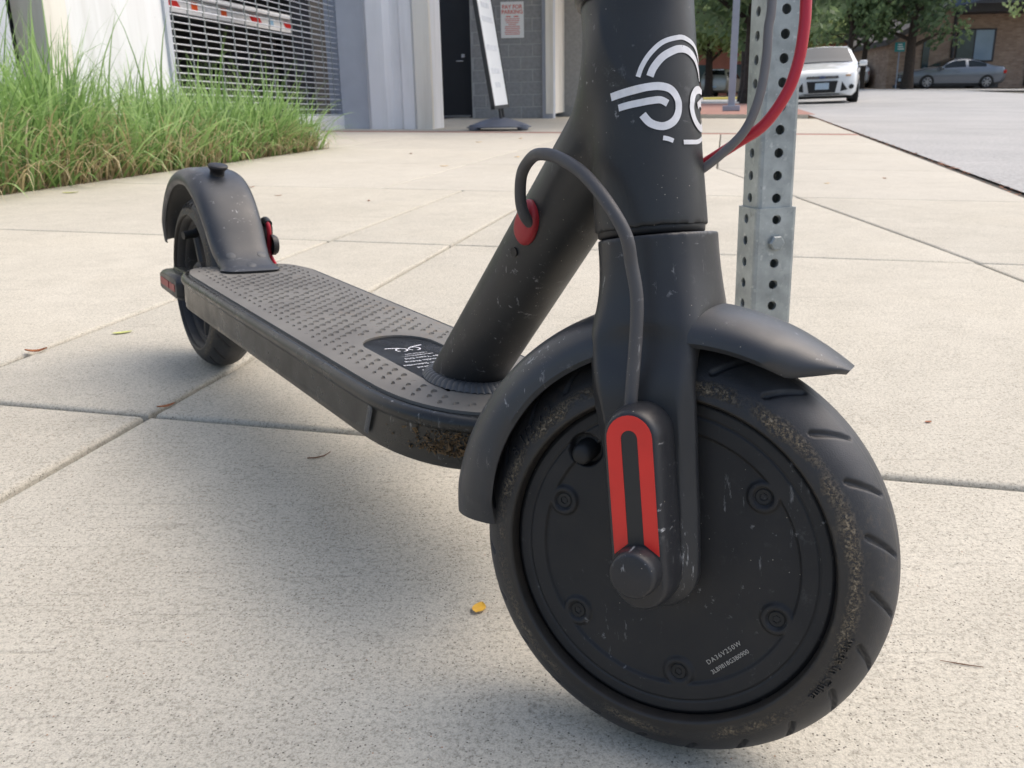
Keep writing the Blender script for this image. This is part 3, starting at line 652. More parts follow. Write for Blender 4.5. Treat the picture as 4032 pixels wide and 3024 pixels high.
# mud stuck on the nose
mb = MB()
for k in range(700):
    a_ = rng.normal(.35, .17); z = .116+abs(rng.normal(0, .006))+(.0 if k % 3 else .010*rng.random()); t_ = -math.pi/2+max(.05, a_+.55)
    c, s = math.cos(t_), math.sin(t_); e = 2.35
    x = .592+(.1035+.0066)*abs(c)**(2/e); y = (.0662+.0066)*math.copysign(abs(s)**(2/e), s); r = abs(rng.normal(.0004, .0004))+.0002
    for q in range(1):
        P = [Vector((x, y, z))+Vector(rng.normal(0, r, 3).tolist()) for _ in range(5)]; mb.add(P, [(0, 1, 2), (0, 2, 3), (0, 3, 4), (1, 2, 3), (1, 3, 4), (0, 1, 4)])
tag(mb.build('mud_clod', 'mud', SCO, False), kind='stuff')

# ---- rear wheel
RWm = Matrix.Translation((0, 0, .107)) @ Matrix.Rotation(rad(40), 4, 'Y')
mb = MB(); pr = [(-.0225, .0832), (-.0238, .0815), (-.0225, .079), (-.0150, .0770), (-.0135, .073), (-.0150, .0705), (-.012, .068), (.012, .068), (.0150, .0705), (.0150, .077), (.0225, .079), (.0238, .0815), (.0225, .0832), (0, .0835)]
mb.lathe(pr, 96, 'y', True); RW = mb.build('rear_wheel', 'hub_paint', SCO, True, RWm, 50)
tr_ = mkobj('tyre', TY.copy(), None, RW, True, None, 180)
mb = MB(); mb.lathe([(-.021, .0), (-.021, .021), (-.017, .025), (.017, .025), (.021, .021), (.021, 0)], 40); mb.build('hub', 'hub_paint', RW, True, None, 40)
for k in range(5):
    mb = MB(); R_ = Matrix.Rotation(2*math.pi*k/5, 4, 'Y')
    mb.rings([[R_ @ Vector((x+dx, dy, r)) for dx, dy in ((-.007, -.010), (-.003, -.0135), (.003, -.0135), (.007, -.010), (.007, .012), (-.007, .012))] for x, r in ((0, .020), (0, .046), (0, .0715))], True, True, True); mb.build('spoke', 'hub_paint', RW, True, None, 30)
mkobj('sidewall_lettering', side_text('8 1/2 x 2', .0088, rad(136), .0905), 'tyre_rubber', RW, False)
mb = MB(); mb.tube([(.012, -.010, .070+.107), (.016, -.024, .062+.107), (.019, -.0385, .0605+.107)], [.0055, .0052, .0048], 18); mb.build('valve_stem', 'black_rubber', SCO)
# brake disc and caliper on the far side
mb = MB(); mb.lathe([(.0300, .030), (.0300, .055), (.0318, .055), (.0318, .030)], 48, 'y', True); mb.build('brake_disc', 'steel', SCO, True, Matrix.Translation((0, 0, .107)), 30)
mb = MB(); mb.box((.067, .041, .171), (.030, .020, .030)); mb.box((.074, .047, .160), (.014, .012, .024)); CAL = mb.build('brake_caliper', 'black_plastic', SCO, True, None, 35, .004)
mb = MB(); mb.tube(spline([(.062, .043, .184), (.076, .043, .190), (.090, .042, .187)], 5), .0046, 14); mb.build('caliper_arm', 'black_plastic', CAL)
mb = MB(); mb.lathe([(.050, 0), (.050, .010), (.047, .012), (.043, .012)], 20, 'y'); mb.build('adjuster_knob', 'black_plastic', CAL, True, Matrix.Translation((.093, 0, .163)))
cable('rear_brake_cable', [(.088, .041, .190), (.0905, .042, .182), (.088, .043, .168), (.086, .043, .156), (.092, .044, .146), (.11, .045, .138), (.15, .046, .130)], .0027, 'red_cable')
# rear arms and axle reflectors
for s in (-1, 1):
    mb = MB(); out = [(-.024, .101), (-.020, .118), (-.008, .126), (.06, .130), (.118, .137), (.118, .112), (.06, .104), (-.012, .093)]
    y0_, y1_ = s*.0335, s*.0470
    if s > 0: y0_ = .0345; y1_ = .046
    mb.rings([[(x, y, z) for x, z in out] for y in (y0_, y1_)], True, True, True); mb.build('rear_arm', 'deck_side', SCO, True, None, 35, .002)
def rear_cover(s):
    mb = MB()
    sh = lambda g, y: [(x, s*y, z) for x, z in ((-.017+g, .1035), (-.010+g, .0985+g), (.060-g, .0975+g), (.068-g, .1035), (.068-g, .1195), (.060-g, .1265-g), (-.009+g, .1245-g), (-.016+g, .1190))]
    mb.rings([sh(0, .044), sh(0, .054), sh(.001, .058), sh(.003, .0610), sh(.0036, .0612)], True, False, True); o = mb.build('rear_axle_cover', 'cover_plastic', SCO, True, None, 40, .0012)
    for x0, x1 in ((-.008, .030), (.034, .058)):
        m2 = MB(); m2.box(((x0+x1)/2, s*.0613, .1118), (x1-x0, .0012, .0085)); m2.build('reflector', 'red_dirty', o, False)
rear_cover(-1); rear_cover(1)
# ---- rear mudguard: crown path and edge path, blended
crown = spline([(-.128, 0, .146), (-.119, 0, .178), (-.098, 0, .208), (-.062, 0, .2335), (-.015, 0, .2455), (.030, 0, .2430), (.068, 0, .2265), (.097, 0, .2015), (.118, 0, .1765), (.136, 0, .1595), (.151, 0, .1515), (.161, 0, .1480), (.1655, 0, .1462)], 7)
edge = spline([(-.108, 0, .1425), (-.100, 0, .168), (-.082, 0, .194), (-.050, 0, .2175), (-.012, 0, .2280), (.028, 0, .2260), (.063, 0, .2095), (.090, 0, .1850), (.108, 0, .1620), (.122, 0, .1500), (.134, 0, .1458), (.144, 0, .1448), (.150, 0, .1444)], 7)
wid = np.interp(np.linspace(0, 1, len(crown)), [0, .08, .45, .62, .76, .86, .94, 1], [.030, .034, .0350, .0325, .0295, .0305, .0335, .0310])
secs = []
for i, (c, e) in enumerate(zip(crown, edge)):
    out = []; inn = []; d = (crown[min(i+1, len(crown)-1)]-crown[max(i-1, 0)]).normalized(); nrm = Vector((d.z, 0, -d.x))
    for j in range(29):
        t = -1+2*j/28; q = abs(t); y = wid[i]*math.copysign(1-(1-q)**2.0, t); f = max(0, 1-q**2.4)**.75; p = e.lerp(c, f); p = Vector((p.x, y, p.z)); out.append(p); k = p+nrm*.0026; inn.append(Vector((k.x, y*.93, max(k.z, H-.004))))
    secs.append((out, inn))
RF = sweep_fender('rear_fender', secs, 'fender_plastic', SCO, None)
mb = MB(); n = 32
def hk(r, z, dx=0, rx=1.0): return [(.038+dx+r*rx*math.cos(2*math.pi*j/n), r*math.sin(2*math.pi*j/n), z) for j in range(n)]
mb.rings([hk(.0105, .236), hk(.0085, .2405), hk(.0083, .2455, .001), hk(.0098, .2475, .002), hk(.0112, .2495, .003), hk(.0115, .2510, .003), hk(.0111, .2522, .003), hk(.0100, .2528, .003)], True, False, True)
mb.build('fender_hook', 'black_plastic', RF, True, Matrix.Translation((.038, 0, .24)) @ Matrix.Rotation(rad(12), 4, 'Y') @ Matrix.Translation((-.038, 0, -.24)), 50)
RSEC = [o_ for o_, i_ in secs]
for i, j in ((63, 9), (63, 19), (71, 14)):
    p = RSEC[i][j]; nn_ = (RSEC[i+1][j]-RSEC[i-1][j]).cross(RSEC[i][j+1]-RSEC[i][j-1]).normalized(); nn_ = nn_ if nn_.z > 0 else -nn_
    mb = MB(); mb.lathe([(-.002, .0052), (.0001, .0052), (.00035, .0047), (.00035, 0)], 24, 'z'); mb.build('screw_plug', 'weld_grey', RF, True, Matrix.Translation(p) @ nn_.to_track_quat('Z', 'Y').to_matrix().to_4x4())
# ---- kick stand (left side)
mb = MB(); mb.tube(spline([(.43, .070, .106), (.425, .088, .088), (.41, .118, .050), (.402, .137, .0125)], 5), .0062, 14); ks = mb.build('kickstand', 'black_plastic', SCO)
mb = MB(); mb.box((.43, .060, .104), (.05, .03, .012)); mb.build('stand_bracket', 'deck_side', ks, True, None, 35, .002)
#BG_START
# ================================================================== pavement
sheet('joint_bed', lin(-2, 9, 22), lin(-2.6, 1.1, 8), -.012, 'joint_dirt')
SW = empty('pavement'); tag(SW, kind='structure')
jv = lambda q, a: .979-.2353*a if q == 'J' else q
def slab(a0, a1, b0, b1, mat, g=.005):
    mb = MB(); n = 5
    def ring(i, dz):
        P = []
        cs = [(a0+i, jv(b0, a0)+i), (a0+i, jv(b1, a0)-i), (a1-i, jv(b1, a1)-i), (a1-i, jv(b0, a1)+i)]
        for (p, q), (r, s_) in zip(cs, cs[1:]+cs[:1]):
            for k in range(n): P.append(EPk(p+(r-p)*k/n, q+(s_-q)*k/n, dz))
        return P
    mb.rings([ring(g, -.03), ring(g, -.0045), ring(g+.0014, -.0018), ring(g+.0035, -.0005), ring(g+.0070, 0)], True, False, True)
    return mb.build('paving_slab', mat, SW, True, None, 60)
rows = [-1.50, -.352, .797, 1.948, 3.10, 4.25, 5.40, 6.55, 7.70]
for i in range(len(rows)-1):
    cols = [-2.42, -.893, -.593, 1.045] if i < 2 else ([-2.42, -.893, -.593, 'J', 1.045] if i < 4 else ([-2.42, -1.2, 'J', 1.045] if i == 4 else [-2.42, -1.2, -.02, 1.045]))
    if i >= 6: cols = [-3.58]+cols
    for b0, b1 in zip(cols, cols[1:]): slab(rows[i], rows[i+1], b0, b1, 'concrete' if i < 4 else 'concrete_far', .0048 if i < 4 else .0035)
sheet('brick_band', lin(7.70, 7.95, 1), lin(-3.58, 1.045, 6), -.001, 'brick_paving')
sheet('driveway', lin(7.95, 12.3, 8), lin(-3.6, 1.045, 8), 0, 'concrete_far')
sheet('entry_floor', lin(12.3, 24, 8), lin(-3.6, -.9, 5), -.002, 'concrete_far')
sheet('brick_plaza', lin(12.3, 24, 14), lin(-.9, 1.045, 4), .05, 'brick_paving')
mb = MB(); mb.rings([[EP(a, b, dz) for a, b in ((12.3, -.9), (12.3, 1.045))] for dz in (-.05, .05)], False, False, False); tag(mb.build('plaza_kerb', 'concrete_far', None, False), kind='structure')
# gutter joint and street
sheet('gutter_joint', lin(-3, 40, 60), [1.045, 1.075, 1.11], -.018, 'soil')
sheet('road', lin(-6, 44, 60), [1.095]+lin(1.6, 9.5, 10), -.004, 'road_surface')
sheet('cross_street', lin(44, 52, 6), lin(-60, 60, 60), -.003, 'road_surface')
sheet('parking_lot', lin(24, 44, 8), lin(-40, 1.06, 16), -.010, 'road_surface')
sheet('far_lawn', lin(52, 120, 12), lin(-60, 70, 26), .02, 'soil')
plain('line_yellow', srgb(206, 178, 120), .8)
tag(sheet('centre_line', lin(45.6, 45.75, 1), lin(6, 40, 20), .002, 'line_yellow'), kind='structure')
# debris along the gutter (countless crumbs of leaf and dirt)
mb = MB()
for k in range(900):
    e1 = rng.uniform(.5, 26); e2 = 1.075+rng.normal(0, .018); p = EPk(e1, e2, -.006); r = rng.uniform(.003, .011); q = rng.uniform(0, 6.28); c, s = math.cos(q)*r, math.sin(q)*r
    mb.add([p+Vector((c, s, .004*rng.random())), p+Vector((-s, c, .004)), p+Vector((-c, -s, .006*rng.random())), p+Vector((s, -c, .003))], [(0, 1, 2, 3)])
tag(mb.build('leaf_litter', 'leaf_brown', None, False), 'brown leaf crumbs and grit lying in the gutter joint', 'leaf litter', kind='stuff')
# dropped leaves and twigs
def leaf(name, x, y, L, W, rot, mat, label, curl=.25, dz=.004, grp=None):
    mb = MB(); n = 8; R = []
    for i in range(n+1):
        t_ = i/n; w = W*math.sin(math.pi*min(1, t_*.94+.05))**.8; xx = (t_-.5)*L; zz = curl*L*(t_-.5)**2
        R.append([(xx, w*k/2, zz+curl*W*abs(k/2)**2*1.2) for k in (-1, -.5, 0, .5, 1)])
    mb.rings(R, False, False, False); z = gz(x, y)
    o = mb.build(name, mat, None, True, Matrix.Translation((x, y, z+dz*.3)) @ Matrix.Rotation(rot, 4, 'Z'), 180); tag(o, label, 'leaf', grp); return o
leaf('fallen_leaf', -.025, .5266, .0135, .0092, rad(75), 'leaf_yellow', 'small bright yellow fallen leaf beside the front wheel', .2)
leaf('fallen_leaf', -.640, 1.157, .027, .012, rad(22), 'leaf_brown', 'long brown curled leaf lying on the narrow paving strip', .5)
leaf('fallen_leaf', -.384, .934, .020, .008, rad(40), 'leaf_brown', 'tiny orange brown leaf caught where two paving joints cross', .4)
leaf('fallen_leaf', -.565, 1.256, .028, .012, rad(30), 'leaf_pale', 'pale green leaf flat on the joint near the brown curled leaf', .1)
leaf('fallen_leaf', -1.54, 3.18, .055, .03, rad(10), 'leaf_pale', 'pale green leaf at the edge of the grass bed', .1)
leaf('fallen_leaf', .4364, .875, .008, .005, rad(10), 'leaf_brown', 'minute reddish leaf scrap right of the front wheel', .1)
for x, y, L, r_ in ((-.78, 3.06, .025, 20), (-.95, 3.35, .03, 60), (-.45, 2.9, .02, 100), (-.30, 4.3, .04, 10), (.05, 4.9, .04, 50), (.3, 5.6, .05, 120), (-.55, 5.2, .04, 80), (-.2, 6.4, .05, 30), (.1, 6.9, .05, 70), (1.2, 3.4, .025, 15), (1.35, 4.6, .03, 40), (1.5, 3.6, .03, 100), (1.05, 6.0, .04, 50)):
    leaf('fallen_leaf', x, y, L, L*.5, rad(r_), 'leaf_yellow' if r_ % 20 else 'leaf_brown', 'small dry leaf scattered on the pale concrete pavement', .2, .004, 'dry leaves scattered on the pavement')
mb = MB(); mb.tube([(x, y, gz(x, y)+.0012) for x, y in ((-.196, .786), (-.188, .787), (-.181, .792), (-.177, .802))], [.0007, .0007, .0006, .0003], 6); tag(mb.build('twig', 'twig_brown'), 'curved reddish brown twig lying in front of the deck', 'twig')
mb = MB(); mb.tube([(x, y, gz(x, y)+.0008) for x, y in ((.258, .4665), (.270, .4625), (.281, .4595))], [.0002, .0004, .0002], 6); tag(mb.build('twig', 'twig_brown'), 'thin dry stem lying right of the front tyre', 'twig')
# ================================================================== perforated sign post
def holed_face(W, z0, z1, pitch, hr, zoff, nseg=16):
    """strip in x,z with a column of round holes"""
    vs, fs = [], []; z = z0; mb = MB(); k = 0
    zc = z0+zoff
    while zc-pitch/2 < z1-1e-6:
        a, b = max(z0, zc-pitch/2), min(z1, zc+pitch/2)
        if a < zc-hr and b > zc+hr:
            m = nseg; circ = [(hr*math.cos(2*math.pi*i/m+math.pi/4), 0, zc+hr*math.sin(2*math.pi*i/m+math.pi/4)) for i in range(m)]
            sq = []
            for i in range(m):
                t_ = 2*math.pi*i/m+math.pi/4; c, s = math.cos(t_), math.sin(t_); q = 1/max(abs(c), abs(s)); sq.append((W/2*c*q, 0, zc+(b-zc if s > 0 else zc-a)*s*q))
            dp = [(p[0]*.97, .0022, zc+(p[2]-zc)*.97) for p in circ]
            o = mb.add(sq+circ+dp, [(i, (i+1) % m, m+(i+1) % m, m+i) for i in range(m)]+[(m+i, m+(i+1) % m, 2*m+(i+1) % m, 2*m+i) for i in range(m)])
        else: mb.add([(-W/2, 0, a), (W/2, 0, a), (W/2, 0, b), (-W/2, 0, b)], [(0, 1, 2, 3)])
        zc += pitch
    return mb
def square_tube(name, W, z0, z1, zoff, parent, hr=.0056, inner=True):
    mb = MB(); c = .0045
    for q in range(4):
        f = holed_face(W-2*c, z0, z1, .0254, hr, zoff); R = Matrix.Rotation(math.pi/2*q, 4, 'Z') @ Matrix.Translation((0, -W/2, 0)); mb.add([R @ Vector(p) for p in f.v], f.f)
        p = [R @ Vector((W/2-c, 0, 0)), R @ Vector((W/2-c*.3, c*.3, 0)), R @ Vector((W/2, c, 0))]
        mb.rings([[(v.x, v.y, z) for v in p] for z in (z0, z1)], False, False, False)
    return mb.build(name, 'galvanised', parent, True, None, 40)
PX, PY = .3085, 1.062; pm = Matrix.Translation((PX, PY, gz(PX, PY))) @ Matrix.Rotation(rad(-.7), 4, 'Y') @ Matrix.Rotation(rad(11), 4, 'Z')
POST = empty('sign_post', pm); tag(POST, 'galvanised square perforated sign post in a bolted sleeve behind the scooter', 'sign post')
square_tube('post_tube', .0445, .05, 2.6, .0105, POST)
square_tube('post_sleeve', .0510, .0, .202, .0110, POST)
mb = MB(); mb.rings([[(sx*w, sy*w, z) for sx, sy in ((-1, -1), (1, -1), (1, 1), (-1, 1))] for w, z in ((.0255, .202), (.0224, .202))], True, False, False); mb.build('sleeve_rim', 'galvanised', POST, False)
mb = MB(); n = 6; mb.rings([[(r*math.cos(2*math.pi*j/n), y, .162+r*math.sin(2*math.pi*j/n)) for j in range(n)] for r, y in ((.0092, -.0255), (.0092, -.0300), (.0078, -.0318))], True, False, True); mb.build('bolt', 'galvanised', POST, False)
mb = MB(); mb.box((0, -.026, 2.45), (.30, .003, .45)); mb.build('sign_plate', 'sign_white', POST, False)
# ================================================================== grass bed
sheet('grass_bed_soil', lin(1.2, 5.5, 10), lin(-3.65, -2.42, 4), -.004, 'soil')
def blades(name, N, mat, label, hmin, hmax, droop, wid_, region, spread=.85, tints=(0, 1)):
    V, F, T = [], [], []
    for k in range(N):
        e1, e2, c1, c2 = region(); hgt = rng.uniform(hmin, hmax)*(1.10 if e1 < 3.6 else float(np.interp(e1, [3.6, 5.2], [1.0, .72]))); q = rng.uniform(0, 2*math.pi); dr = abs(rng.normal(droop, .35))
        o1, o2 = e1-c1, e2-c2; dv = E1*o1+E2*o2; q = math.atan2(dv.y, dv.x)+rng.normal(0, .45); dr *= .5+6.5*min(.14, math.hypot(o1, o2))
        d = Vector((math.cos(q), math.sin(q), 0)); s = Vector((-d.y, d.x, 0)); p = EP(e1, e2, -.01); ang = rng.uniform(.02, spread); w = wid_*rng.uniform(.6, 1.25); n = 6; o = len(V); tint = rng.uniform(*tints); step = hgt/n
        tw = rng.normal(0, .5)
        for i in range(n+1):
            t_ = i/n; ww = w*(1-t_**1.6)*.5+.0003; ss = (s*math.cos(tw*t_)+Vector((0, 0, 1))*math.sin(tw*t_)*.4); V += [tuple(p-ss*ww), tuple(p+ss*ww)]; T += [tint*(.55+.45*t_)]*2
            p = p+(d*math.sin(ang)+Vector((0, 0, 1))*math.cos(ang))*step; ang += dr*(.10+.55*t_)*(6/n)*.62
            if p.z < gz(p.x, p.y)+.006: p.z = gz(p.x, p.y)+.006
        F += [(o+2*i, o+2*i+1, o+2*i+3, o+2*i+2) for i in range(n)]
    me = bpy.data.meshes.new(name); me.from_pydata(V, [], F); me.update(); at = me.attributes.new('tint', 'FLOAT', 'POINT'); at.data.foreach_set('value', np.array(T, 'f'))
    o = mkobj(name, me, mat, None, True, None, 180, fix=False); tag(o, label, 'grass', kind='stuff'); return o
CL = [(rng.uniform(1.9, 5.30), rng.uniform(-3.40, -2.58), rng.uniform(.75, 1.2)) for _ in range(64)]
def reg(edge=False):
    c1, c2, k = CL[int(rng.integers(len(CL)))]
    if edge: c1, c2 = rng.uniform(2.1, 5.35), rng.normal(-2.56, .05)
    return c1+rng.normal(0, .055), min(-2.43, c2+rng.normal(0, .055)), c1, c2
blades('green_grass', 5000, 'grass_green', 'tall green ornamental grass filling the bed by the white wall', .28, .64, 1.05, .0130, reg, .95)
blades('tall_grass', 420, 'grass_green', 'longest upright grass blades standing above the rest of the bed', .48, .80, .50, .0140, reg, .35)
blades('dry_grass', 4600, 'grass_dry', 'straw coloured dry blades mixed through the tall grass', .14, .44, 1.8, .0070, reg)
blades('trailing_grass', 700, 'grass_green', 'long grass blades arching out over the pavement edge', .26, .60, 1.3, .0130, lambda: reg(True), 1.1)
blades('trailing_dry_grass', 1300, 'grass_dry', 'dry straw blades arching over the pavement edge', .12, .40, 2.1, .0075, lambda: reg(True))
def reg3(): c1, c2 = 5.40, rng.uniform(-3.3, -2.55); return c1+rng.normal(0, .07), c2+rng.normal(0, .05), c1-.03, c2
blades('spilling_grass', 480, 'grass_green', 'grass tuft spilling onto the driveway at the end of the bed', .34, .66, 1.2, .0120, reg3, 1.1)
# ================================================================== parking structure
def wallbox(name, e1a, e1b, e2a, e2b, z0, z1, mat, parent=None, bevel=.0):
    """box in the street frame on the local ground level of its centre"""
    c = EP((e1a+e1b)/2, (e2a+e2b)/2); mb = MB(); mb.box((0, 0, (z0+z1)/2), (abs(e2b-e2a), abs(e1b-e1a), z1-z0))
    m = Matrix.Translation(c) @ Matrix.Rotation(RSITE, 4, 'Z')
    return mb.build(name, mat, parent, False, m, 30, bevel)
GAR = empty('parking_garage', Matrix()); tag(GAR, 'white parking garage with metal siding columns and a recessed entrance', 'building')
wallbox('wall_panel', 4.62, 5.56, -3.80, -3.60, -.2, 4.0, 'white_wall', GAR)
wallbox('corner_post', 4.40, 4.58, -3.76, -3.56, -.2, 4.0, 'cream_wall', GAR)
wallbox('dark_recess', 4.10, 4.44, -4.1, -3.78, -.2, 4.0, 'dark_metal', GAR)
wallbox('metal_column', 3.70, 4.16, -3.86, -3.58, -.2, 4.0, 'steel_grey', GAR)
wallbox('wall_panel', .2, 3.72, -3.90, -3.66, -.2, 4.0, 'white_wall', GAR)
wallbox('shade_ceiling', 2, 16, -14, -6.6, 2.7, 3.0, 'garage_concrete', GAR)  # added roof to darken the interior, cut short so skylight reaches the trailer
wallbox('back_wall', 2, 16, -14.2, -14, -.2, 3, 'garage_concrete', GAR)
wallbox('side_wall', 16, 16.2, -14, -4.2, -.2, 3, 'garage_concrete', GAR)
wallbox('side_wall', 1.8, 2, -14, -3.9, -.2, 3, 'garage_concrete', GAR)
wallbox('garage_pillar', 9.5, 10.0, -4.62, -4.4, -.2, 2.7, 'garage_concrete', GAR)
sheet('garage_floor', lin(2, 16, 7), lin(-14, -3.62, 6), -.02, 'garage_concrete')
# jamb and corrugated siding return
wallbox('door_jamb', 8.45, 8.62, -3.76, -3.56, -.2, 3.2, 'steel_grey', GAR)
wallbox('jamb_cover', 8.36, 8.45, -3.60, -3.33, -.2, 3.4, 'steel_grey', GAR)
zig = [(8.36, -3.33), (8.30, -3.28), (8.30, -3.12), (8.36, -3.07), (8.36, -2.99), (8.32, -2.96), (8.32, -2.85), (8.36, -2.82), (8.36, -2.70), (8.75, -2.70), (8.75, -3.33)]
mb = MB(); mb.rings([[tuple(EP(a, b, 0)+Vector((0, 0, z))) for a, b in zig] for z in (-.1, 3.6)], True, True, True); mb.build('siding_column', 'white_siding', GAR, False)
wallbox('corner_trim', 8.29, 8.35, -2.82, -2.67, -.2, 3.6, 'cream_wall', GAR)
wallbox('entry_ceiling', 8.4, 13.6, -3.3, .3, 2.6, 2.8, 'cream_wall', GAR)
# block wall of the recess: facing the camera, blocks one by one
BW0 = Vector((-.45, 12.42, 0)); BD = Vector((.9735, -.05, 0)).normalized(); bang = math.atan2(BD.y, BD.x)
BWm = Matrix.Translation((BW0.x, BW0.y, gz(BW0.x, BW0.y)-.02)) @ Matrix.Rotation(bang, 4, 'Z')
mb = MB(); mb.box((.465, .090, 1.30), (.95, .16, 2.62)); CW = mb.build('block_wall', 'mortar', None, False, BWm); tag(CW, 'grey concrete block wall with pale mortar in the garage entrance', 'wall')
BM = None; ch, bl = .157, .314
for r in range(16):
    x = -(bl/2 if r % 2 else 0)+.02
    while x < .93:
        a, b = max(x, 0.0), min(x+bl, .93)
        if b-a > .05:
            mb = MB(); mb.box(((a+b)/2, .018, r*ch+ch/2), (b-a-.012, .024, ch-.012)); mb.build('block', 'cmu', CW, False, None, 30, .004, 1)
        x += bl
# door
DRm = Matrix.Translation((-1.42, 12.95, gz(-1.0, 12.95))) @ Matrix.Rotation(bang, 4, 'Z')
DOOR = empty('entrance_door', DRm); tag(DOOR, 'dark charcoal steel door with a silver lever in the entrance recess', 'door')
mb = MB(); mb.box((.46, 0, 1.0), (.90, .05, 2.0)); mb.build('door_leaf', 'door_paint', DOOR, False, None, 30, .004)
mb = MB(); mb.box((.93, -.01, 1.02), (.05, .10, 2.06)); mb.box((-.02, -.01, 1.02), (.05, .10, 2.06)); mb.box((.455, -.01, 2.06), (1.0, .10, .06)); mb.build('door_frame', 'door_paint', DOOR, False)
mb = MB(); mb.tube([(.84, -.03, .73), (.84, -.07, .73), (.75, -.075, .73)], .010, 10); mb.box((.84, -.03, .80), (.045, .02, .045)); mb.build('door_handle', 'chrome', DOOR)
mb = MB(); mb.box((.45, -.05, .012), (.95, .14, .024)); mb.build('threshold', 'steel', DOOR, False)
wallbox('recess_back', 13.2, 13.3, -4.3, -1.6, -.2, 2.7, 'cmu', GAR)
# parking sign on the block wall
SGm = BWm @ Matrix.Translation((.545, -.004, 1.238))
SG = empty('parking_sign', SGm); tag(SG, 'white notice reading pay for parking in red on the block wall', 'sign')
mb = MB(); mb.box((0, 0, 0), (.300, .006, .440)); mb.build('sign_board', 'sign_white', SG, False)
def wall_text(txt, size, x, z, mat, parent, y=-.0045, bold=0):
    me = text_mesh(txt, size, 'CENTER', .0004, 1.0, bold); warp(me, lambda p: Vector((x+p.x, y-p.z, z+p.y))); return mkobj('sign_lettering', me, mat, parent, False)
wall_text('PAY FOR', .066, 0, .135, 'sign_red', SG, bold=.0016); wall_text('PARKING', .066, 0, .075, 'sign_red', SG, bold=.0016)
for x in (-.05, .05): 
    mb = MB(); mb.box((x, -.004, .040), (.062, .002, .014)); mb.build('sign_arrow', 'sign_red', SG, False)
for i, w in enumerate((.19, .18, .16, .10, .19, .20, .18, .20, .19)):
    mb = MB(); mb.box((0, -.0038, .012-.023*i), (w, .001, .009)); mb.build('sign_line', 'sign_red', SG, False)
mb = MB(); mb.box((.31, -.012, 1.08), (.05, .025, .075)); tag(mb.build('access_keypad', 'dark_metal', None, False, BWm, 30, .004), 'small dark keypad box on the grey block wall', 'keypad')
# right return of the recess: grey trim then white siding running away
RTm = EP(0, 0); q0 = Vector((.478, 12.36, 0)); q1 = Vector((.62, 12.30, 0)); q2 = Vector((1.30, 15.8, 0))
def vpanel(name, a, b, z1, mat, parent, th=.08):
    d = (b-a); L = d.length; mb = MB(); mb.box((L/2, th/2, z1/2-.1), (L, th, z1+.2)); return mb.build(name, mat, parent, False, Matrix.Translation((a.x, a.y, gz(a.x, a.y))) @ Matrix.Rotation(math.atan2(d.y, d.x), 4, 'Z'))
vpanel('grey_column', q0, q1, 3.4, 'steel_grey', GAR)
zz = [q1.lerp(q2, k/14)+Vector((.022*(k % 2), -.004*(k % 2), 0)) for k in range(15)]
mb = MB(); mb.rings([[(p.x, p.y, gz(p.x, p.y)+z) for p in zz]+[(p.x-.1, p.y, gz(p.x, p.y)+z) for p in zz[::-1]] for z in (.06, 3.6)], True, True, True); mb.build('siding_panel', 'cream_wall', GAR, False)
# ---- rolling grille
GT = empty('rolling_grille'); g0, g1 = EP(5.57, -3.62), EP(8.44, -3.62); gd = g1-g0; L = math.hypot(gd.x, gd.y)
GT.matrix_world = Matrix.Translation((g0.x, g0.y, (g0.z+g1.z)/2)) @ Matrix.Rotation(math.atan2(gd.y, gd.x), 4, 'Z'); tag(GT, 'galvanised rolling grille of rods and links closing the garage door', 'grille')
me_rod = None; me_rod2 = None
for i in range(50):
    fat = i % 6 == 3
    if fat and me_rod2: o = bpy.data.objects.new('rod', me_rod2); COL.objects.link(o); o.parent = GT
    elif not fat and me_rod: o = bpy.data.objects.new('rod', me_rod); COL.objects.link(o); o.parent = GT
    else:
        mb = MB(); mb.tube([(0, 0, 0), (L, 0, 0)], .0056 if fat else .0043, 8); o = mb.build('rod', 'rod_steel', GT)
        if fat: me_rod2 = o.data
        else: me_rod = o.data
    o.location = (0, 0, .16+i*.0462)
mel = None
for k in range(15):
    x = .12+k*.196
    if mel is None:
        mb = MB()
        for i in range(49): mb.box((0, -.003 if i % 2 else .003, .16+i*.0462+.0231), (.011, .006, .056))
        o = mb.build('link_chain', 'galvanised', GT, False); mel = o.data
    else: o = bpy.data.objects.new('link_chain', mel); COL.objects.link(o); o.parent = GT
    o.location = (x, 0, 0)
mb = MB(); mb.box((L/2, 0, .075), (L, .07, .15)); mb.build('bottom_rail', 'white_siding', GT, False, None, 30, .006)
for x in (.01, L-.01):
    mb = MB(); mb.box((x, 0, 1.3), (.05, .08, 2.7)); mb.build('guide_rail', 'steel_grey', GT, False)
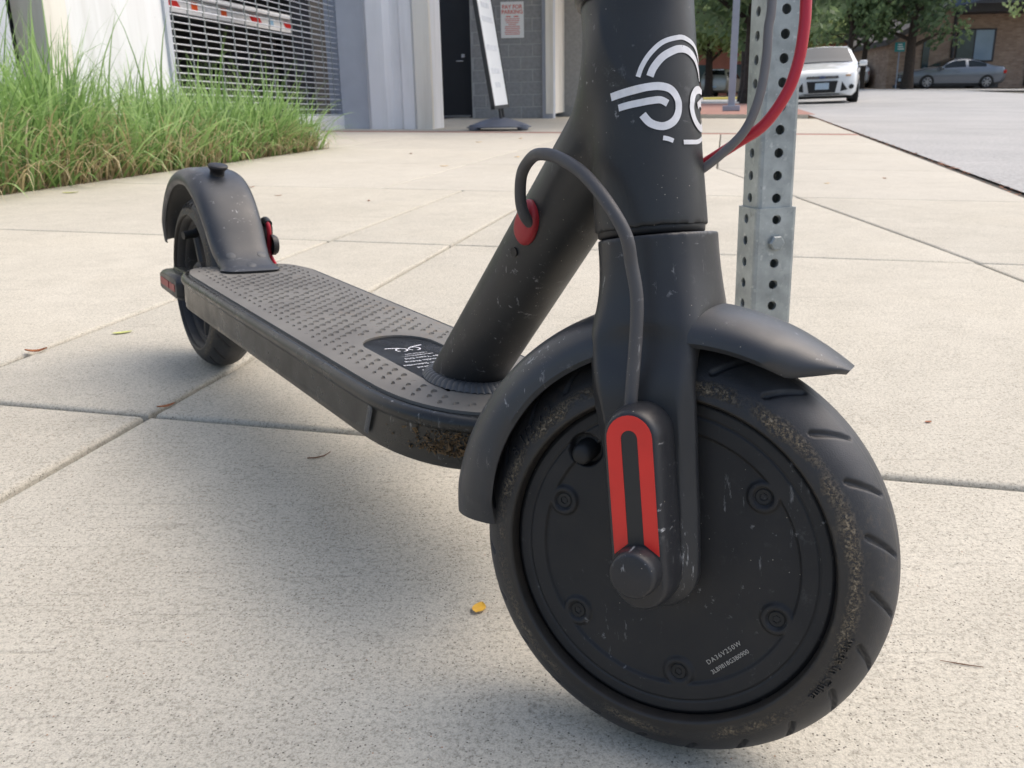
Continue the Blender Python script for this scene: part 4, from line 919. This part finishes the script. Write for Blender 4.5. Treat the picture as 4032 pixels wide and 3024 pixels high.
# ---- flatbed trailer parked inside
TRm = Matrix.Translation(EP(9.9, -5.35)) @ Matrix.Rotation(RSITE+math.pi/2, 4, 'Z')     # local x along E1, y away from street
TR = empty('flatbed_trailer', TRm); tag(TR, 'white flatbed trailer with red reflective tape parked behind the grille', 'trailer')
mb = MB(); mb.box((0, 0, 1.135), (6.4, .06, .15)); mb.box((0, -.02, 1.235), (6.4, .10, .05)); mb.build('side_rail', 'white_wall', TR, False, None, 30, .006)
mb = MB(); mb.box((0, 1.1, 1.05), (6.4, 2.1, .06)); mb.build('deck', 'dark_metal', TR, False)
for x in (-2.3, -1.3, 1.3, 2.3):
    mb = MB(); mb.box((x, .25, .55), (.10, .10, 1.0)); mb.build('support_leg', 'dark_metal', TR, False)
for x in (-2.4, -1.55, .12, .95, 1.7, 2.5):
    mb = MB(); y = -.0445; mb.rings([[(x+dx, yy, z) for dx, z in ((-.13, 1.185), (.11, 1.185), (.17, 1.115), (-.06, 1.115))] for yy in (-.031, -.034)], True, False, True); mb.build('reflective_tape', 'tape_red', TR, False)
for x, m_ in ((-1.12, 'tape_orange'), (-.55, 'tape_orange'), (-1.95, 'tape_blue'), (.52, 'tape_blue'), (-.85, 'grey_mark')):
    mb = MB(); mb.box((x, -.032, 1.15), (.11, .006, .075)); mb.build('side_marker', m_, TR, False)
mb = MB(); mb.lathe([(-.1, 0), (-.1, .18), (-.08, .33), (.1, .33), (.12, 0)], 28, 'y'); mb.build('wheel', 'car_tyre', TR, True, Matrix.Translation((.2, .45, .34)))
# ================================================================== pavement A-sign
SBm = Matrix.Translation((-.075, 8.5, gz(-.075, 8.5)))
SB = empty('pavement_sign', SBm); tag(SB, 'free-standing white poster sign leaning in its grey water-filled base', 'sign')
def base_sdf(x, y, z):
    e = ((np.abs(x)/.300)**2.6+(np.abs(y)/.235)**2.6)**(1/2.6); top = .115-.085*np.clip(e, 0, 1)**1.6
    d = np.maximum(np.maximum((e-1)*.22, z-top), .022-z); feet = np.minimum.reduce([np.maximum(np.hypot(x-sx*.22, y-sy*.14)-.05, np.maximum(z-.05, .001-z)) for sx in (-1, 1) for sy in (-1, 1)]); return smin(d, feet, .01)
sdf_obj('sign_base', base_sdf, (-.32, -.26, -.01), (.32, .26, .14), .008, 'base_plastic', SB)
PMx = Matrix.Translation((.035, 0, .10)) @ Matrix.Rotation(rad(-8.8), 4, 'Y') @ Matrix.Rotation(rad(78), 4, 'Z')
mb = MB(); mb.tube([(-.06, 0, -.02), (-.06, 0, .12)], .014, 10); mb.tube([(.06, 0, -.02), (.06, 0, .12)], .014, 10); mb.build('spring_leg', 'dark_metal', SB, True, PMx)
mb = MB()
mb.box((-.31, 0, .66), (.03, .035, 1.12)); mb.box((.31, 0, .66), (.03, .035, 1.12)); mb.box((0, 0, .105), (.65, .036, .03)); mb.box((0, 0, 1.215), (.65, .036, .03)); mb.build('poster_frame', 'dark_metal', SB, False, PMx)
mb = MB(); mb.box((0, 0, .66), (.59, .022, 1.08)); PO = mb.build('poster', 'sign_white', SB, False, PMx)
for z, w in ((.30, .2), (.42, .35), (.62, .42), (.86, .40), (.98, .30)):
    mb = MB(); mb.box((0, -.0125, z), (w, .002, .045)); mb.build('poster_mark', 'grey_mark', PO, False)
# ================================================================== light pole, barrier, cone, parking stop
p = Vector((3.42, 14.1, 0)); zb_ = gz(p.x, p.y)+.05; LP = empty('light_pole', Matrix.Translation((p.x, p.y, zb_)) @ Matrix.Rotation(RSITE, 4, 'Z')); tag(LP, 'slim grey square street light pole on the brick paving', 'light pole')
mb = MB(); mb.rings([[(sx*w, sy*w, z) for sx, sy in ((-1, -1), (1, -1), (1, 1), (-1, 1))] for w, z in ((.052, .02), (.046, 4.6))], True, True, True); mb.build('pole', 'pole_grey', LP, False, None, 30, .006)
mb = MB(); mb.box((0, 0, .04), (.26, .26, .08)); mb.build('base_plate', 'pole_grey', LP, False, None, 30, .01)
mb = MB(); mb.box((.35, 0, 4.55), (.7, .22, .12)); mb.build('lamp_head', 'pole_grey', LP, False, None, 30, .02)
p = Vector((11.15, 41.0, 0)); BA = empty('notice_board', Matrix.Translation((p.x, p.y, gz(p.x, p.y))) @ Matrix.Rotation(RSITE, 4, 'Z')); tag(BA, 'white printed notice board beyond the light pole', 'notice')
mb = MB(); mb.box((0, 0, .80), (.50, .04, 1.2)); mb.build('board', 'sign_white', BA, False)
for x in (-.12, .12):
    mb = MB(); mb.box((x, 0, .10), (.04, .04, .22)); mb.build('leg', 'pole_grey', BA, False)
for i in range(6):
    mb = MB(); mb.box((0, -.022, 1.25-.17*i), (.36, .003, .05)); mb.build('print_line', 'sign_red' if i % 3 == 1 else 'grey_mark', BA, False)
p = Vector((10.65, 40.0, 0)); CO = empty('traffic_cone', Matrix.Translation((p.x, p.y, gz(p.x, p.y)))); tag(CO, 'small orange traffic cone beside the white notice board', 'cone')
mb = MB(); mb.lathe([(.02, .10), (.05, .085), (.42, .02), (.43, .0)], 20, 'z'); mb.build('cone_body', 'cone_orange', CO); mb = MB(); mb.box((0, 0, .012), (.24, .24, .024)); mb.build('cone_foot', 'cone_orange', CO, False)
p = Vector((9.6, 41.0, 0)); mb = MB(); n = 12
mb.rings([[(x, .10*math.cos(a)*(1 if abs(x) < .8 else .7), .13*max(0, math.sin(a))*(1 if abs(x) < .8 else .8)) for a in np.linspace(0, math.pi, n)] for x in (-.9, -.85, .85, .9)], True, True, True)
tag(mb.build('parking_stop', 'stop_yellow', None, True, Matrix.Translation((p.x, p.y, gz(p.x, p.y)-.005)) @ Matrix.Rotation(RSITE+.2, 4, 'Z')), 'yellow painted concrete parking stop by the light pole', 'parking stop')
# ================================================================== cars
def car(name, mtx, paint, L, W, Ht, kind, label, group=None, detail=True):
    root = empty(name, mtx); tag(root, label, 'car', group); hw = W/2; h = L/2
    # stations: x (front +), bottom, belt, top, half width, top half width
    if kind == 'hatch': S_ = [(1.0, .26, .62, .62, .62), (.97, .20, .70, .72, .80), (.90, .18, .78, .82, .93), (.72, .17, .84, .91, .98), (.48, .17, .90, .99, 1.0), (.40, .17, .92, 1.02, 1.0), (.08, .17, .94, 1.40, 1.0), (-.10, .17, .95, 1.47, 1.0), (-.35, .17, .98, 1.46, 1.0), (-.62, .18, 1.00, 1.36, .99), (-.82, .22, 1.02, 1.20, .95), (-.94, .30, 1.0, 1.03, .88), (-1.0, .40, .80, .82, .78)]; cab = (.42, .06, -.40, -.92)
    elif kind == 'suv': S_ = [(1.0, .32, .80, .82, .74), (.95, .26, .95, .98, .92), (.55, .24, 1.06, 1.10, 1.0), (.42, .24, 1.08, 1.14, 1.0), (.16, .24, 1.10, 1.66, 1.0), (-.05, .24, 1.10, 1.72, 1.0), (-.60, .24, 1.12, 1.71, 1.0), (-.88, .26, 1.12, 1.60, .98), (-.98, .34, 1.10, 1.14, .92), (-1.0, .42, .9, .92, .86)]; cab = (.43, .14, -.62, -.96)
    else: S_ = [(1.0, .28, .62, .63, .62), (.97, .20, .72, .74, .82), (.90, .18, .80, .83, .93), (.66, .17, .88, .92, .99), (.42, .17, .94, 1.00, 1.0), (.32, .17, .95, 1.04, 1.0), (.18, .17, .96, 1.27, 1.0), (.04, .17, .97, 1.41, 1.0), (-.14, .17, .98, 1.46, 1.0), (-.32, .17, 1.00, 1.42, 1.0), (-.50, .18, 1.02, 1.28, 1.0), (-.66, .18, 1.03, 1.13, .99), (-.76, .20, 1.04, 1.09, .98), (-.93, .26, 1.02, 1.07, .92), (-1.0, .38, .84, .88, .80)]; cab = (.34, .02, -.38, -.66)
    k = Ht/max(s[3] for s in S_); R = []
    def sec(s):
        x, zb2, zl, zt, w = s; zb2, zl, zt = zb2*k, zl*k, zt*k; w = w*hw; gh = zt-zl; wt = w*(1-.26*min(1, gh/.45))
        return [(x*h, y, z) for y, z in ((0, zb2), (w*.86, zb2), (w*.97, zb2+.10), (w, zb2+(zl-zb2)*.5), (w*.985, zl-.06), (w*.95, zl), (wt+(w*.95-wt)*.15, zl+gh*.82), (wt*.86, zt-.015*min(1, gh*5)), (0, zt+.012))]
    st = np.array(S_); xs = st[::-1, 0]; fine = []
    for x in np.linspace(1, -1, 49): fine.append(tuple([x]+[float(np.interp(x, xs, st[::-1, c])) for c in range(1, 5)]))
    R = [sec(s) for s in fine]; mb = MB()
    full = [r+[(p[0], -p[1], p[2]) for p in r[-2:0:-1]] for r in R]; mb.rings(full, True, True, True); body = mb.build('body', paint, root, True, None, 38)
    ww = bpy.data.objects
    def surf(x, v, s, off=.006):      # point on the greenhouse side: v 0 belt .. 1 roof
        r = sec(tuple([x]+[float(np.interp(x, xs, st[::-1, c])) for c in range(1, 5)])); a, b = Vector(r[5]), Vector(r[6]); p_ = a.lerp(b, v); return Vector((p_.x, s*(p_.y+off), p_.z+off*.3))
    x0, x1, x2, x3 = cab
    for s in (-1, 1):
        for a, b in ((x0-.07, (x1+x2)/2+.03), ((x1+x2)/2-.03, x3+.10)):
            mb = MB(); rr = []
            for q in range(9):
                x = a+(b-a)*q/8; rr.append([surf(x, v, s) for v in (.10, .5, .93)])
            mb.rings(rr, False, False, False); mb.build('side_window', 'car_glass', root, True, None, 180)
    for nm, a, b in (('windscreen', x0-.01, x1+.02), ('rear_window', x3+.02, x2-.02)):
        mb = MB(); rr = []
        for q in range(7):
            x = a+(b-a)*q/6; r = sec(tuple([x]+[float(np.interp(x, xs, st[::-1, c])) for c in range(1, 5)])); wv = r[7][1]*1.02; zt = r[8][2]
            rr.append([(x*h+(.008 if nm == 'windscreen' else -.008), y, zt+.028-(.03*(abs(y)/max(wv, .01))**2)) for y in np.linspace(-wv, wv, 7)])
        mb.rings(rr, False, False, False); mb.build(nm, 'car_glass', root, True, None, 180)
    wr = .325 if kind != 'suv' else .36
    for fx in (.60, -.60):
        for s in (-1, 1):
            wm = Matrix.Translation((fx*h, s*(hw-.11), wr)); mb = MB(); mb.lathe([(-.11, 0), (-.11, wr*.62), (-.115, wr*.92), (-.09, wr), (.09, wr), (.115, wr*.92), (.11, wr*.62), (.11, 0)], 32, 'y'); wh = mb.build('wheel', 'car_tyre', root, True, wm, 40)
            if detail:
                mb = MB(); mb.lathe([(s*.112, .04), (s*.122, .06), (s*.119, wr*.60), (s*.105, wr*.68)], 32, 'y'); mb.build('rim', 'car_black', wh, True, None, 60)
                for q in range(7):
                    a = 2*math.pi*q/7; mb = MB(); mb.box((0, s*.126, wr*.37), (.055, .012, wr*.56)); mb.build('rim_spoke', 'car_rim', wh, False, Matrix.Rotation(a, 4, 'Y'))
                mb = MB(); mb.lathe([(s*.128, 0), (s*.128, .05), (s*.12, .06)], 16, 'y'); mb.build('wheel_hub', 'car_rim', wh)
                mb = MB(); mb.lathe([(s*.121, wr*.64), (s*.126, wr*.67), (s*.119, wr*.71)], 40, 'y'); mb.build('rim_lip', 'car_rim', wh)
            mb = MB(); aa = np.linspace(-.25, math.pi+.25, 22); mb.rings([[(fx*h+r*math.cos(a), s*(hw*1.0+o_), wr+r*math.sin(a)*.98) for a in aa] for r, o_ in ((wr*.5, .002), (wr*1.13, .004), (wr*1.16, -.02))], False, False, False); mb.build('wheel_arch', 'car_black', root, True, None, 60)
    if not detail:
        for s in (-1, 1):
            mb = MB(); mb.box((-h*.985, s*hw*.72, .80*k), (.05, .22, .16)); mb.build('tail_lamp', 'lamp_red', root, False, None, 30, .02)
        mb = MB(); mb.box((-h*1.0, 0, .62*k), (.03, .42, .12)); mb.build('number_plate', 'plate', root, False); return root
    for s in (-1, 1):
        mb = MB(); mb.box((.36*h, s*(hw+.10), .98*k), (.10, .20, .14)); mi = mb.build('mirror', paint, root, True, None, 35, .035); mb = MB(); mb.box((.34*h, s*(hw+.10), .945*k), (.085, .18, .10)); mb.build('mirror_glass', 'car_black', mi, True, None, 35, .02)
        mb = MB(); mb.rings([[(.905*h+dx*h, s*(hw*.62+dy), z*k) for dx, dy, z in ((.062, 0, .66), (.05, .12, .67), (-.04, .245, .73), (-.14, .262, .80), (-.05, .215, .80), (.045, .05, .735))], [(.905*h+dx*h+.035, s*(hw*.62+dy+.012), z*k+.004) for dx, dy, z in ((.058, .01, .67), (.048, .12, .68), (-.04, .24, .735), (-.13, .252, .79), (-.05, .205, .79), (.042, .055, .73))]], True, True, True); hl = mb.build('headlamp', 'lamp_clear', root, True, None, 40)
        mb = MB(); mb.box((.962*h+.04, s*(hw*.69), .675*k), (.03, .12, .035)); mb.build('turn_lamp', 'lamp_amber', hl, False)
        mb = MB(); mb.lathe([(0, 0), (0, .055), (-.04, .06)], 18, 'x'); mb.build('fog_lamp', 'car_black', root, True, Matrix.Translation((.965*h+.04, s*hw*.80, .40*k)) @ Matrix.Rotation(s*.35, 4, 'Z'))
        mb = MB(); mb.rings([[(.955*h+dx, s*y, z*k) for y, z in ((.50*hw, .29), (.69*hw, .33), (.53*hw, .53))] for dx in (-.05, .105)], True, True, True); mb.build('side_intake', 'car_black', root, False)
        mb = MB(); mb.box((-h*.955, s*hw*.80, .80*k), (.16, .26, .17)); mb.build('tail_lamp', 'lamp_red', root, False, None, 30, .03)
        mb = MB()
        for zz_ in (.80, ): mb.box((.0, s*(hw*1.0+.006), zz_*k), (.20, .02, .03))
        mb.build('door_handle', paint, root, False, None, 30, .006)
    mb = MB(); mb.rings([[(.972*h+dx, y*hw, z*k) for y, z in ((-.44, .615), (.44, .615), (.42, .675), (-.42, .675))] for dx in (-.05, .075)], True, True, True); g_ = mb.build('upper_grille', 'car_black', root, False)
    mb = MB(); mb.box((.972*h+.085, 0, .645*k), (.02, .80*hw, .016)); mb.build('grille_bar', 'chrome', g_, False)
    mb = MB(); mb.lathe([(0, 0), (0, .075), (-.02, .08)], 24, 'x'); mb.build('badge', 'badge_blue', g_, True, Matrix.Translation((.972*h+.100, 0, .645*k)) @ Matrix.Scale(.5, 4, (0, 0, 1)))
    mb = MB(); mb.rings([[(.955*h+dx, y*hw, z*k) for y, z in ((-.36, .27), (.36, .27), (.42, .55), (-.42, .55))] for dx in (-.05, .128)], True, True, True); mb.build('lower_grille', 'car_black', root, False)
    mb = MB(); mb.box((.955*h+.136, 0, .43*k), (.02, .34, .16)); pl_ = mb.build('number_plate', 'plate', root, False)
    mb = MB(); mb.box((.955*h+.120, 0, .225*k), (.05, .95*hw, .02)); mb.build('bumper_slot', 'car_black', root, False)
    mb = MB(); mb.box((0, 0, .20), (L*.8, W*.86, .16)); mb.build('underbody', 'car_black', root, False)
    return root
def place_car(x, y, heading, dz=.0):
    """heading = world direction of the nose; stands on the slope"""
    f = Vector((math.cos(heading), math.sin(heading), 0)); l = Vector((-f.y, f.x, 0)); z0 = gz(x, y)
    f.z = gz(x+f.x, y+f.y)-z0; l.z = gz(x+l.x, y+l.y)-z0; f.normalize(); n_ = f.cross(l).normalized(); l = n_.cross(f)
    return Matrix(((f.x, l.x, n_.x, x), (f.y, l.y, n_.y, y), (f.z, l.z, n_.z, z0+dz), (0, 0, 0, 1)))
hE1 = math.atan2(E1.y, E1.x)
car('parked_car', place_car(8.90, 26.2, hE1+math.pi-.10), 'car_white', 4.36, 1.82, 1.48, 'hatch', 'white hatchback with a blue and white plate parked at the kerb facing the scooter')
car('parked_car', place_car(23.35, 49.2, rad(180-1.5)), 'car_grey', 5.1, 1.92, 1.52, 'sedan', 'dark grey four-door sedan parked before the brick building')
car('parked_car', place_car(14.4, 62.0, rad(62)), 'car_silver', 4.7, 1.9, 1.72, 'suv', 'silver beige sport utility car seen from behind near the light pole', None, False)
for x, y, pa, lab, kd in ((20.5, 56.0, 'car_white', 'white car parked beneath the trees beyond the crossing', 'sedan'), (22.8, 58.5, 'car_dark', 'dark car parked between tree trunks beyond the crossing', 'hatch'), (18.2, 58, 'car_dark', 'dark car parked behind the white hatchback in the far lot', 'sedan'), (24.6, 56.5, 'car_silver', 'pale silver car parked beside the brick building corner', 'hatch')):
    car('parked_car', place_car(x, y, rad(80)), pa, 4.5, 1.8, 1.46, kd, lab, None, False)
# ================================================================== brick building
BBm = Matrix.Translation((21.2, 52.0, gz(21.2, 52.0)-.1)) @ Matrix.Rotation(rad(-2), 4, 'Z')
BB = empty('brick_building', BBm); tag(BB, 'brown brick apartment building with sloping roof edge and balcony', 'building')
mb = MB(); out = [(0, 0), (11.5, 0), (11.5, 4.2), (3.1, 4.2), (0, 2.45)]
mb.rings([[(x, y, z) for x, z in out] for y in (0, 8)], True, True, True); mb.build('wall', 'brick_wall', BB, False)
mb = MB(); mb.rings([[(x, y, z) for x, z in ((-.25, 2.32), (3.15, 4.24), (3.15, 4.55), (-.25, 2.63))] for y in (-.35, 8.2)], True, True, True); mb.build('roof_slope', 'roof_shingle', BB, False)
mb = MB(); mb.box((7.9, .5, 5.6), (8.6, 7.0, 2.6)); mb.build('upper_storey', 'siding_grey', BB, False)
mb = MB(); mb.box((7.6, -.75, 4.05), (8.4, 1.5, .42)); mb.build('balcony_slab', 'fascia', BB, False); mb = MB(); mb.box((7.6, -1.52, 4.28), (8.4, .06, .06)); mb.build('slab_edge', 'siding_grey', BB, False)
for x in (4.1, 6.3, 8.6): 
    mb = MB(); mb.box((x, -1.3, 5.5), (.18, .18, 2.6)); mb.build('balcony_post', 'fascia', BB, False)
mb = MB(); mb.box((4.95, -1.45, 4.75), (1.6, .05, .9)); mb.build('balcony_panel', 'siding_grey', BB, False); mb = MB(); mb.box((4.75, -.52, 5.3), (.75, .06, 1.0)); mb.build('window', 'window_bright', BB, False)
mb = MB(); mb.box((4.65, -.02, 2.25), (2.1, .10, 1.72)); WN = mb.build('window_frame', 'fascia', BB, False)
for x, w, m_ in ((4.08, .86, 'window_glass'), (5.08, .98, 'window_bright')):
    mb = MB(); mb.box((x, -.08, 2.25), (w, .03, 1.56)); mb.build('pane', m_, WN, False)
mb = MB(); mb.box((2.00, -.02, 1.85), (.36, .10, 1.5)); mb.build('slit_window', 'window_glass', BB, False)
mb = MB(); mb.tube([(3.42, -.08, 0), (3.42, -.08, 4.0)], .09, 10); mb.build('downpipe', 'fascia', BB)
mb = MB(); mb.box((7.95, -.05, 1.75), (.8, .12, 3.3)); mb.build('entrance_door', 'dark_metal', BB, False)
mb = MB(); mb.box((3.0, -.6, .12), (5.5, .6, .25)); mb.build('foundation_step', 'garage_concrete', BB, False)
for nm, x, y, z, w, hh, m_, lab in (('street_sign', 20.35, 48.6, 2.05, .52, .46, 'teal', 'teal street sign on a thin post before the brick building'), ('street_sign', 27.35, 48.8, 2.0, .60, .50, 'sign_orange', 'red orange square sign near the brick building entrance')):
    o = empty(nm, Matrix.Translation((x, y, gz(x, y)))); tag(o, lab, 'sign'); mb = MB(); mb.box((0, 0, z), (w, .02, hh)); mb.build('sign_plate', m_, o, False); mb = MB(); mb.tube([(0, .03, 0), (0, .03, z)], .03, 8); mb.build('sign_post', 'pole_grey', o)
    if m_ == 'teal':
        for i in range(3): mb = MB(); mb.box((.02*i, -.013, z+.12-.11*i), (.22+.05*i, .005, .055)); mb.build('sign_mark', 'sign_white', o, False)
# far brick house behind the trees
FHm = Matrix.Translation((17.0, 78, gz(17, 78)-.3)); FH = empty('far_house', FHm); tag(FH, 'low red brick house with dark windows far behind the trees', 'house')
mb = MB(); mb.box((0, 0, 2.0), (22, 8, 4.0)); mb.build('wall', 'far_brick', FH, False); mb = MB(); mb.box((0, 0, 4.3), (23, 9, .6)); mb.build('roof', 'roof_shingle', FH, False)
for x in (-6, -2, 2, 6, 9): mb = MB(); mb.box((x, -4.0, 1.9), (1.8, .1, 1.3)); mb.build('window', 'window_glass', FH, False)
# ================================================================== trees
def tree(name, x, y, ht, crown_r, crown_z, mat, label, nleaf=5000, trunk_r=.18, leaf_s=.16, grp=None, squash=.75, lean=0):
    z0 = gz(x, y)-.05; root = empty(name, Matrix.Translation((x, y, z0))); tag(root, label, 'tree', grp)
    mb = MB(); top = Vector((lean, 0, crown_z*.95)); mb.tube([(0, 0, 0), (.03, 0, ht*.08), (lean*.4, .03, crown_z*.45), tuple(top)], [trunk_r*1.35, trunk_r, trunk_r*.8, trunk_r*.35], 12)
    tips = []
    for k in range(11):
        a = 2.4*k+rng.normal(0, .2); hh = crown_z*(.38+.055*k); b0 = Vector((lean*.4*hh/(crown_z*.45) if hh < crown_z*.45 else lean*.8, 0, hh)); r = crown_r*rng.uniform(.55, .9); e = b0+Vector((r*math.cos(a), r*math.sin(a), crown_r*rng.uniform(.15, .7)))
        mid = b0.lerp(e, .5)+Vector((0, 0, .12*r)); mb.tube([tuple(b0), tuple(mid), tuple(e)], [trunk_r*.42, trunk_r*.25, trunk_r*.08], 7); tips += [mid, e]
    mb.build('trunk', 'bark', root)
    V, F, T = [], [], []; cl = []
    for k in range(52):
        u = rng.normal(0, 1, 3); u /= np.linalg.norm(u); rr = crown_r*rng.uniform(.45, 1.0); cl.append((Vector((lean+u[0]*rr, u[1]*rr, crown_z+u[2]*rr*squash)), crown_r*rng.uniform(.16, .30), rng.uniform(0, 1)))
    for t_ in tips: cl.append((t_, crown_r*.2, rng.uniform(0, 1)))
    for k in range(nleaf):
        c, r, tn = cl[int(rng.integers(len(cl)))]; u = rng.normal(0, 1, 3); u /= np.linalg.norm(u); q = c+Vector((u*r*rng.uniform(.3, 1.15)**.6).tolist())
        n_ = Vector(rng.normal(0, 1, 3).tolist()).normalized(); a = n_.orthogonal().normalized()*leaf_s*rng.uniform(.6, 1.2); b = n_.cross(a).normalized()*leaf_s*.55; o = len(V); V += [tuple(q-a), tuple(q-b*.9), tuple(q+a), tuple(q+b*.9)]; F.append((o, o+1, o+2, o+3)); T += [min(1, max(0, tn*.6+.4*rng.random()))]*4
    me = bpy.data.meshes.new('crown'); me.from_pydata(V, [], F); me.update(); at = me.attributes.new('tint', 'FLOAT', 'POINT'); at.data.foreach_set('value', np.array(T, 'f')); tag(mkobj('crown', me, mat, root, False, None, 180, fix=False), kind='stuff')
    return root
tree('street_tree', 5.9, 22.5, 7, 3.0, 4.3, 'leaf_dark', 'dense dark green tree rising behind the light pole', 8000, .20, .15, squash=.8)
tree('street_tree', 8.2, 32.0, 8, 3.4, 4.6, 'leaf_dark', 'dark leafy tree behind the silver car', 7000, .2, .18)
tree('street_tree', 17.4, 47.5, 8, 3.0, 5.0, 'leaf_mid', 'slim tree with thin dark trunk at the crossing beside the white hatchback', 4200, .16, .17)
tree('street_tree', 18.5, 48.6, 8, 2.9, 5.2, 'leaf_mid', 'forked tree with twisted thin trunk at the crossing', 4200, .15, .17, lean=.25)
tree('street_tree', 20.3, 47.2, 9, 3.4, 5.4, 'leaf_dark', 'sturdy dark trunked tree standing before the brick building corner', 5600, .26, .17, lean=.1)
tree('street_tree', 13.0, 60.0, 10, 4.6, 5.6, 'leaf_light', 'light green tree behind the white hatchback roof', 8000, .25, .22)
tree('street_tree', 19.5, 66.0, 10, 4.8, 6.2, 'leaf_light', 'yellow green tree far behind the crossing', 7000, .25, .24)
tree('street_tree', 24.5, 40.0, 9, 3.0, 6.0, 'leaf_light', 'bright green tree overhanging the balcony from the right', 4200, .22, .15)
# distant wood that reads as one mass
V, F, T = [], [], []
for k in range(26000):
    a = rng.uniform(-.30, 1.0); d = rng.uniform(82, 96); x, y = d*math.sin(a), d*math.cos(a); hmax = 11+2.5*math.sin(a*23)+1.5*math.sin(a*57+1); z = gz(x, y)+hmax*rng.random()**.8; n_ = Vector(rng.normal(0, 1, 3).tolist()).normalized(); A_ = n_.orthogonal().normalized()*.55; B_ = n_.cross(A_).normalized()*.38; q = Vector((x, y, z)); o = len(V)
    V += [tuple(q-A_), tuple(q-B_), tuple(q+A_), tuple(q+B_)]; F.append((o, o+1, o+2, o+3)); T += [min(1, max(0, .5+.35*math.sin(a*31+z*.5)+.2*rng.normal()))]*4
me = bpy.data.meshes.new('far_wood'); me.from_pydata(V, [], F); me.update(); at = me.attributes.new('tint', 'FLOAT', 'POINT'); at.data.foreach_set('value', np.array(T, 'f')); tag(mkobj('far_wood', me, 'leaf_mid', None, False, None, 180, fix=False), 'distant green wood closing the view', 'wood', kind='stuff')
